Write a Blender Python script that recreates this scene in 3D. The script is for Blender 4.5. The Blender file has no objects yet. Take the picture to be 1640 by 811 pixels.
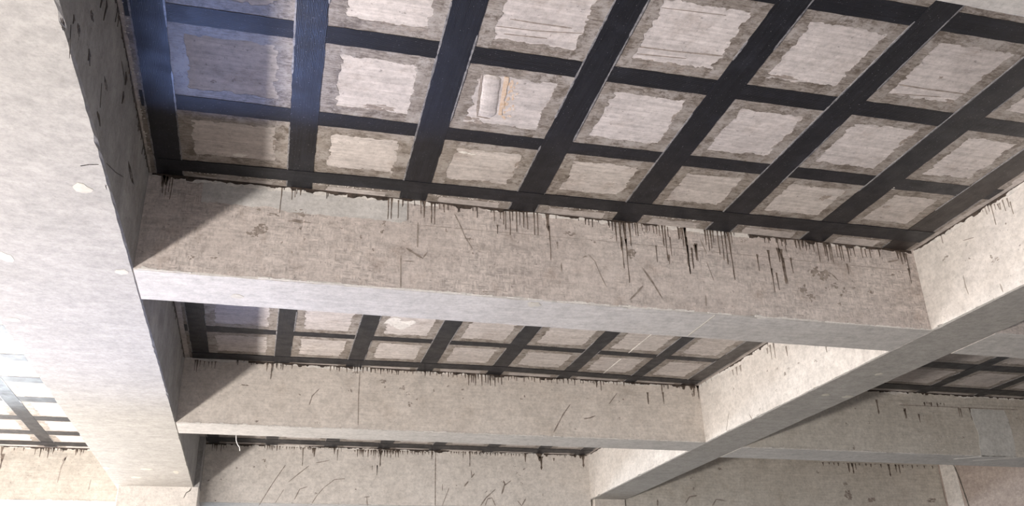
import bpy, math, random, json
from mathutils import Matrix, Vector

# ---------------------------------------------------------------- camera, sky, lights, exposure
ZS = 4.65                      # underside of the slab above the floor
scn = bpy.context.scene
COL = scn.collection
cam_d = bpy.data.cameras.new('camera')
cam_d.sensor_width = 36.0
cam_d.lens = 36.0 * 1423.713 / 1640.0
cam_d.clip_start = 0.05
cam = bpy.data.objects.new('camera', cam_d)
COL.objects.link(cam)
R = [[0.9646297, -0.2623371, -0.0258592], [0.087368, 0.4107184, -0.9075667], [0.2487092, 0.8732065, 0.4191111]]
m = Matrix(((R[0][0], -R[1][0], -R[2][0], 0.9101), (R[0][1], -R[1][1], -R[2][1], -5.6159), (R[0][2], -R[1][2], -R[2][2], -3.0486 + ZS), (0, 0, 0, 1)))
cam.matrix_world = m
scn.camera = cam

scn.view_settings.view_transform = 'Standard'
scn.view_settings.look = 'None'
scn.view_settings.exposure = 0.22
scn.view_settings.gamma = 1.0
scn.view_settings.use_curve_mapping = False

world = bpy.data.worlds.new('overcast_sky')
scn.world = world
world.use_nodes = True
bgn = world.node_tree.nodes['Background']
bgn.inputs[0].default_value = (0.88, 0.93, 1.0, 1)
bgn.inputs[1].default_value = 0.9


def area(name, loc, target, sx, sy, power, color, spread=math.pi, along=(0, 1, 0)):
    d = bpy.data.lights.new(name, 'AREA')
    d.shape = 'RECTANGLE'
    d.size = sx
    d.size_y = sy
    d.energy = power
    d.color = color
    d.spread = spread
    o = bpy.data.objects.new(name, d)
    COL.objects.link(o)
    o.location = loc
    z = (Vector(loc) - Vector(target)).normalized()
    x = Vector(along).cross(z).normalized()      # sy runs as nearly along the given axis as the aim allows
    y = z.cross(x)
    o.matrix_world = Matrix(((x.x, y.x, z.x, loc[0]), (x.y, y.y, z.y, loc[1]), (x.z, y.z, z.z, loc[2]), (0, 0, 0, 1)))
    return o


# daylight coming up from the sunlit open ground along the left of the building
WARM = (1.0, 0.93, 0.87)
area('sunlit_ground_light', (-4.3, -2.5, 0.12), (-4.3 + 2.6, -2.5, 4.0), 0.55, 11.0, 900, WARM)
area('sunlit_ground_light_far', (-4.3, 8.0, 0.12), (-4.3 + 2.6, 8.0, 4.0), 0.55, 10.0, 1020, WARM)
area('sunlit_ground_light_front', (-4.3, -11.5, 0.12), (-4.3 + 2.6, -11.5, 4.0), 0.6, 7.0, 1150, WARM)
# added blue lamp without a known source, gives the glossy strips a sheen
area('blue_sheen_fill', (-0.9, 4.2, 0.1), (0.6, -2.4, 4.65), 3.2, 2.2, 85, (0.30, 0.45, 1.0), math.radians(80))
# lamp added for glare in the left bay, as from an assumed open end
area('left_bay_glare_fill', (-5.0, 19.0, 1.4), (-1.0, 4.0, 3.4), 2.4, 9.0, 1300, (0.80, 0.90, 1.0), along=(1, 0, 0))

# ---------------------------------------------------------------- materials


def nd(nt, t, **kw):
    n = nt.nodes.new(t)
    for k, v in kw.items():
        setattr(n, k, v)
    return n


def base_mat(name, rough, spec=0.3):
    mt = bpy.data.materials.new(name)
    mt.use_nodes = True
    nt = mt.node_tree
    b = nt.nodes['Principled BSDF']
    b.inputs['Roughness'].default_value = rough
    b.inputs['Specular IOR Level'].default_value = spec
    tc = nd(nt, 'ShaderNodeTexCoord')
    oi = nd(nt, 'ShaderNodeObjectInfo')
    ad = nd(nt, 'ShaderNodeVectorMath', operation='MULTIPLY_ADD')
    cmb = nd(nt, 'ShaderNodeCombineXYZ')
    for i in range(3):
        nt.links.new(oi.outputs['Random'], cmb.inputs[i])
    nt.links.new(cmb.outputs[0], ad.inputs[0])
    ad.inputs[1].default_value = (37, 17, 29)
    nt.links.new(tc.outputs['Object'], ad.inputs[2])
    return mt, nt, b, ad.outputs[0]


def noise(nt, vec, scale, detail=4, rough=0.6, stretch=None):
    if stretch:
        mp = nd(nt, 'ShaderNodeMapping')
        mp.inputs['Scale'].default_value = stretch
        nt.links.new(vec, mp.inputs[0])
        vec = mp.outputs[0]
    n = nd(nt, 'ShaderNodeTexNoise')
    n.inputs['Scale'].default_value = scale
    n.inputs['Detail'].default_value = detail
    n.inputs['Roughness'].default_value = rough
    nt.links.new(vec, n.inputs['Vector'])
    return n.outputs[0]


def ramp(nt, fac, stops):
    r = nd(nt, 'ShaderNodeValToRGB')
    el = r.color_ramp.elements
    while len(el) < len(stops):
        el.new(0.5)
    for e, (pos, c) in zip(el, stops):
        e.position = pos
        e.color = (c, c, c, 1) if isinstance(c, (int, float)) else (*c, 1)
    nt.links.new(fac, r.inputs[0])
    return r.outputs[0]


def mix(nt, fac, a, b, mode='MIX'):
    mx = nd(nt, 'ShaderNodeMix', data_type='RGBA', blend_type=mode)
    for sock, v in ((mx.inputs[0], fac), (mx.inputs[6], a), (mx.inputs[7], b)):
        if isinstance(v, (int, float)):
            sock.default_value = v
        elif isinstance(v, tuple):
            sock.default_value = (*v, 1)
        else:
            nt.links.new(v, sock)
    return mx.outputs[2]


def bump(nt, b, h, strength, dist=0.004):
    bp = nd(nt, 'ShaderNodeBump')
    bp.inputs['Strength'].default_value = strength
    bp.inputs['Distance'].default_value = dist
    nt.links.new(h, bp.inputs['Height'])
    nt.links.new(bp.outputs[0], b.inputs['Normal'])


def concrete(name, dark, light, streak=(3, 60, 60), streak_amt=0.25, weave=0.0, pores=0.6, rough=0.85, stain=0.3, grain=0.45):
    mt, nt, b, v = base_mat(name, rough)
    big = ramp(nt, noise(nt, v, 1.3, 5, 0.65), [(0.3, 0.0), (0.7, 1.0)])
    c = mix(nt, big, dark, light)
    st = ramp(nt, noise(nt, v, 1.0, 3, 0.6, streak), [(0.35, 0.72), (0.65, 1.1)])
    c = mix(nt, streak_amt, c, st, 'MULTIPLY')
    md = ramp(nt, noise(nt, v, 9.0, 8, 0.72), [(0.32, 0.66), (0.6, 1.08)])
    c = mix(nt, 0.5, c, md, 'MULTIPLY')
    if weave:
        # print of a woven bamboo form board: small squares of strokes running in turn along and up
        ck = nd(nt, 'ShaderNodeTexChecker')
        ck.inputs['Scale'].default_value = 17.0
        ck.inputs['Color1'].default_value = (0, 0, 0, 1)
        ck.inputs['Color2'].default_value = (1, 1, 1, 1)
        wv = noise(nt, v, 3.0, 2, 0.5)
        dv = nd(nt, 'ShaderNodeVectorMath', operation='MULTIPLY_ADD')
        nt.links.new(wv, dv.inputs[0])
        dv.inputs[1].default_value = (0.05, 0.05, 0.05)
        nt.links.new(v, dv.inputs[2])
        fl = nd(nt, 'ShaderNodeVectorMath', operation='MULTIPLY')
        nt.links.new(dv.outputs[0], fl.inputs[0])
        fl.inputs[1].default_value = (1, 0, 1)
        nt.links.new(fl.outputs[0], ck.inputs['Vector'])
        s1 = ramp(nt, noise(nt, v, 1.0, 3, 0.6, (14, 14, 85)), [(0.36, 0.62), (0.6, 1.12)])
        s2 = ramp(nt, noise(nt, v, 1.0, 3, 0.6, (85, 14, 14)), [(0.36, 0.62), (0.6, 1.12)])
        wm = mix(nt, ck.outputs[0], s1, s2)
        gate = ramp(nt, noise(nt, v, 1.6, 3), [(0.36, 0.15), (0.6, weave)])
        c = mix(nt, gate, c, wm, 'MULTIPLY')
    # brownish release-oil stains
    sm = ramp(nt, noise(nt, v, 3.1, 7, 0.75), [(0.54, 0.0), (0.72, stain)])
    c = mix(nt, sm, c, tuple(x * y for x, y in zip(dark, (0.55, 0.47, 0.4))))
    # grain
    gr = ramp(nt, noise(nt, v, 26.0, 9, 0.85), [(0.36, 0.55), (0.56, 1.12)])
    c = mix(nt, grain, c, gr, 'MULTIPLY')
    # pores
    po = ramp(nt, noise(nt, v, 46.0, 2, 0.5), [(0.24, 0.35), (0.33, 1.0)])
    c = mix(nt, pores, c, po, 'MULTIPLY')
    nt.links.new(c, b.inputs['Base Color'])
    bump(nt, b, noise(nt, v, 30.0, 8, 0.75), 0.35)
    return mt


M = {}
M['face'] = concrete('board_marked_concrete', (0.53, 0.465, 0.43), (0.66, 0.595, 0.555), (2, 40, 40), 0.35, weave=0.75, stain=0.5, grain=0.6)
M['face_plain'] = concrete('formed_concrete', (0.60, 0.545, 0.49), (0.70, 0.645, 0.59), (4, 4, 45), 0.3, stain=0.3)
M['face_grey_brown'] = concrete('grey_brown_concrete', (0.54, 0.50, 0.44), (0.64, 0.60, 0.54), (3, 3, 40), 0.35, stain=0.35)
M['face_pale'] = concrete('pale_concrete', (0.68, 0.635, 0.59), (0.76, 0.715, 0.67), (5, 5, 30), 0.2, stain=0.12)
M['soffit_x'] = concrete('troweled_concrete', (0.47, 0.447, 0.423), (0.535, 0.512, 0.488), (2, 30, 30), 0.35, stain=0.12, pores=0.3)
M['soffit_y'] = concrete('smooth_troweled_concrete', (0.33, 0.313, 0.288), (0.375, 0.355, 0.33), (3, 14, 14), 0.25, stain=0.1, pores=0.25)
M['side'] = concrete('shade_toned_concrete', (0.30, 0.29, 0.285), (0.42, 0.41, 0.40), (25, 3, 3), 0.6, stain=0.5)  # shade of the girder face turned from the light is put into this colour
M['cell'] = concrete('ground_concrete', (0.49, 0.445, 0.42), (0.62, 0.57, 0.54), (3, 50, 3), 0.6, stain=0.5, pores=0.7, grain=0.5)
M['brown'] = concrete('brown_concrete', (0.40, 0.33, 0.29), (0.50, 0.42, 0.37), (4, 4, 12), 0.3, weave=0.4)
M['floor'] = concrete('floor_concrete', (0.36, 0.34, 0.32), (0.45, 0.43, 0.41), (2, 2, 2), 0.1)
M['mortar'] = concrete('white_mortar', (0.66, 0.63, 0.59), (0.78, 0.75, 0.71), (6, 6, 6), 0.2, stain=0.1)
M['skim'] = concrete('grey_skim_coat', (0.54, 0.525, 0.50), (0.62, 0.60, 0.58), (2, 30, 30), 0.3, stain=0.1)
M['repair'] = concrete('repair_mortar', (0.50, 0.49, 0.46), (0.66, 0.65, 0.62), (5, 5, 5), 0.2, stain=0.3)


def resin_dark(name, col, col2, rough=0.4):
    mt, nt, b, v = base_mat(name, rough, 0.5)
    c = mix(nt, ramp(nt, noise(nt, v, 25, 5, 0.7), [(0.35, 0.0), (0.68, 1.0)]), col, col2)
    nt.links.new(c, b.inputs['Base Color'])
    bump(nt, b, noise(nt, v, 60, 4), 0.3, 0.002)
    return mt


M['drip'] = resin_dark('cured_epoxy_drips', (0.07, 0.052, 0.04), (0.25, 0.20, 0.165))
M['bead'] = resin_dark('cured_epoxy_bead', (0.02, 0.016, 0.014), (0.10, 0.075, 0.06))
M['smear'] = resin_dark('epoxy_smears', (0.19, 0.155, 0.13), (0.38, 0.33, 0.29), 0.6)
M['faint'] = resin_dark('faint_scuffs', (0.27, 0.235, 0.205), (0.42, 0.37, 0.33), 0.7)
M['rust'] = resin_dark('rust_stain', (0.48, 0.33, 0.21), (0.62, 0.52, 0.43), 0.8)
M['joint'] = resin_dark('form_joint', (0.07, 0.06, 0.05), (0.16, 0.14, 0.12), 0.8)
M['wire'] = resin_dark('white_cord', (0.75, 0.74, 0.72), (0.85, 0.84, 0.82), 0.5)


def carbon(name, axis, tint=(0.9, 0.95, 1.3)):
    mt, nt, b, v = base_mat(name, 0.42, 0.38)
    st = (1.2, 90, 10) if axis == 'x' else (90, 1.2, 10)
    f = noise(nt, v, 1.0, 4, 0.7, st)
    c = mix(nt, ramp(nt, f, [(0.35, 0.0), (0.7, 1.0)]), tuple(0.006 * t for t in tint), tuple(0.016 * t for t in tint))
    # resin film clouds and dust
    cl = ramp(nt, noise(nt, v, 3.5, 7, 0.7), [(0.52, 0.0), (0.8, 0.5)])
    c = mix(nt, cl, c, tuple(0.04 * t for t in tint))
    sp = ramp(nt, noise(nt, v, 120.0, 1, 0.5), [(0.72, 0.0), (0.78, 0.5)])
    c = mix(nt, sp, c, (0.4, 0.4, 0.42))
    nt.links.new(c, b.inputs['Base Color'])
    rg = ramp(nt, noise(nt, v, 8.0, 5, 0.6), [(0.3, 0.30), (0.7, 0.5)])
    nt.links.new(rg, b.inputs['Roughness'])
    w = nd(nt, 'ShaderNodeTexWave', bands_direction='Y' if axis == 'x' else 'X')
    w.inputs['Scale'].default_value = 40
    w.inputs['Distortion'].default_value = 3
    w.inputs['Detail'].default_value = 2
    nt.links.new(v, w.inputs['Vector'])
    hs = nd(nt, 'ShaderNodeMath', operation='ADD')
    nt.links.new(w.outputs[1], hs.inputs[0])
    nt.links.new(f, hs.inputs[1])
    bump(nt, b, hs.outputs[0], 0.35, 0.0015)
    return mt


M['carbon_x'] = carbon('carbon_fabric_across', 'x')
M['carbon_y'] = carbon('carbon_fabric_along', 'y')
M['carbon_warm'] = carbon('weathered_carbon_fabric', 'y', (2.2, 1.7, 1.6))


def margin_mat(name, fine):
    """primer brushed beside the strips: brown, with bristle marks running across the bay"""
    mt, nt, b, v = base_mat(name, 0.45, 0.5)
    br = ramp(nt, noise(nt, v, 1.0, 6, 0.8, (14, fine, 10)), [(0.36, 0.0), (0.60, 1.0)])
    c = mix(nt, br, (0.10, 0.077, 0.06), (0.34, 0.305, 0.27))
    cl = ramp(nt, noise(nt, v, 4.0, 9, 0.8), [(0.47, 0.0), (0.60, 0.9)])
    c = mix(nt, cl, c, (0.38, 0.35, 0.325))
    dk = ramp(nt, noise(nt, v, 9.0, 9, 0.85), [(0.40, 0.9), (0.50, 0.0)])
    c = mix(nt, dk, c, (0.10, 0.078, 0.06))
    nt.links.new(c, b.inputs['Base Color'])
    bump(nt, b, noise(nt, v, 35.0, 6, 0.7), 0.4, 0.003)
    return mt


M['margin_x'] = margin_mat('brushed_primer_across', 70)
M['margin_y'] = margin_mat('brushed_primer_along', 110)
M['ridge'] = resin_dark('resin_edge_ridge', (0.10, 0.10, 0.11), (0.34, 0.33, 0.33), 0.35)
M['chip'] = resin_dark('cream_mortar_chip', (0.42, 0.39, 0.33), (0.50, 0.47, 0.41), 0.8)

# ---------------------------------------------------------------- helpers
rnd = random.Random(7)


class MB:
    def __init__(s):
        s.v = []
        s.f = []

    def build(s, name, mat, parent=None, kind=None, label=None, loc=None):
        o_loc = Vector(loc) if loc is not None else (parent.location.copy() if parent else Vector((0, 0, 0)))
        me = bpy.data.meshes.new(name)
        me.from_pydata([tuple(Vector(v) - o_loc) for v in s.v], [], s.f)
        me.update()
        o = bpy.data.objects.new(name, me)
        mats = mat if isinstance(mat, list) else [mat]
        for q in mats:
            me.materials.append(q)
        COL.objects.link(o)
        if parent:
            o.parent = parent
        else:
            o.location = o_loc
        if kind:
            o['kind'] = kind
        if label:
            o['label'] = label
        return o


def root(name, loc, label, cat, group=None):
    o = bpy.data.objects.new(name, None)
    o.empty_display_size = 0.2
    COL.objects.link(o)
    o.location = loc
    o['label'] = label
    o['category'] = cat
    if group:
        o['group'] = group
    return o


class Frame:
    """plane frame: point = O + u*U + v*V + n*N, N points into the air"""
    def __init__(s, O, U, V, N):
        s.O, s.U, s.V, s.N = map(Vector, (O, U, V, N))
        s.flip = s.U.cross(s.V).dot(s.N) < 0

    def p(s, u, v, n=0.0):
        return s.O + s.U * u + s.V * v + s.N * n


def face_front(y):   # front face of a cross beam, u = x, v = height from slab
    return Frame((0, y, ZS), (1, 0, 0), (0, 0, 1), (0, -1, 0))


def face_left(x):    # left-looking face of a girder, u = y
    return Frame((x, 0, ZS), (0, 1, 0), (0, 0, 1), (-1, 0, 0))


def face_right(x):
    return Frame((x, 0, ZS), (0, 1, 0), (0, 0, 1), (1, 0, 0))


def under(z=0.0):
    return Frame((0, 0, ZS + z), (1, 0, 0), (0, 1, 0), (0, 0, -1))


def strip_plate(mb, fr, A, B, t, t2=None):
    """closed thin plate between two matching polylines A and B (2D), proud by t"""
    n = len(A)
    k = len(mb.v)
    t2 = t if t2 is None else t2
    for a, b in zip(A, B):
        mb.v += [fr.p(*a, 0), fr.p(*a, t), fr.p(*b, t2), fr.p(*b, 0)]
    for i in range(n - 1):
        q = k + 4 * i
        for j in range(3):
            f = (q + j, q + j + 1, q + j + 5, q + j + 4)
            mb.f.append(f if fr.flip else f[::-1])
    a0 = (k, k + 3, k + 2, k + 1)
    e = k + 4 * (n - 1)
    a1 = (e, e + 1, e + 2, e + 3)
    mb.f.append(a0 if fr.flip else a0[::-1])
    mb.f.append(a1 if fr.flip else a1[::-1])


def blob(mb, fr, cu, cv, ru, rv, t, n=9, jag=0.35, r=rnd):
    k = len(mb.v)
    pts = []
    for i in range(n):
        a = 2 * math.pi * i / n
        q = 1 + r.uniform(-jag, jag)
        pts.append((cu + ru * q * math.cos(a), cv + rv * q * math.sin(a)))
    for u, v in pts:
        mb.v.append(fr.p(u, v, 0))
    for u, v in pts:
        mb.v.append(fr.p(u, v, t * 0.5))
    mb.v.append(fr.p(cu, cv, t))
    for i in range(n):
        j = (i + 1) % n
        f1 = (k + i, k + j, k + n + j, k + n + i)
        f2 = (k + n + i, k + n + j, k + 2 * n)
        mb.f.append(f1[::-1] if fr.flip else f1)
        mb.f.append(f2[::-1] if fr.flip else f2)


def stroke(mb, fr, pts, w, t=0.0015, r=rnd, jag=0.3, step=0.025):
    P = [Vector((a, b)) for a, b in pts]
    out = []
    for i in range(len(P) - 1):
        L = (P[i + 1] - P[i]).length
        n = max(1, int(L / step))
        for j in range(n):
            out.append(P[i].lerp(P[i + 1], j / n))
    out.append(P[-1])
    A, B = [], []
    n = len(out)
    for i, q in enumerate(out):
        d = (out[min(i + 1, n - 1)] - out[max(i - 1, 0)])
        d = d.normalized() if d.length > 1e-9 else Vector((1, 0))
        nn = Vector((-d.y, d.x))
        ww = w * 0.5 * (1 + r.uniform(-jag, jag)) * (0.35 if i in (0, n - 1) else 1)
        A.append(tuple(q + nn * ww))
        B.append(tuple(q - nn * ww))
    strip_plate(mb, fr, A, B, t)


def drip(mb, fr, u, v0, v1, w, r=rnd):
    L = v0 - v1
    v0 = v0 + min(0.02, L * 0.2)
    n = max(4, int(L / 0.03))
    A, B = [], []
    wob = 0.0
    for i in range(n + 1):
        s = i / n
        prof = (1.15 - 0.75 * min(1, s * 1.6)) if s < 0.75 else (0.4 + 0.35 * math.sin((s - 0.75) / 0.25 * math.pi))
        if i == n:
            prof = 0.15
        if i == 0:
            prof = 1.5
        wob += r.uniform(-0.0016, 0.0016)
        ww = max(0.0022, w * 0.5 * prof * (1 + r.uniform(-0.2, 0.2)))
        v = min(v0 - s * (v0 - v1), -0.001)
        A.append((u + wob - ww, v))
        B.append((u + wob + ww, v))
    strip_plate(mb, fr, A, B, 0.003)


def ragged(n0, n1, base, amp, spike, step, r):
    """list of (s, offset) running n0..n1 with slow drift, jitter and brush spikes"""
    n = max(2, int(abs(n1 - n0) / step))
    out = []
    slow = r.uniform(-1, 1)
    hold = 0
    sp = 0.0
    for i in range(n + 1):
        slow = 0.9 * slow + r.uniform(-0.45, 0.45)
        if hold <= 0:
            hold = r.randint(1, 6)
            sp = r.choice((0, 0, 0.5, 1, -0.5)) * spike * r.random()
        hold -= 1
        s = n0 + (n1 - n0) * i / n
        out.append((s, base + amp * max(-1, min(1, slow)) + sp + r.uniform(-1, 1) * amp * 0.25))
    return out

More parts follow.
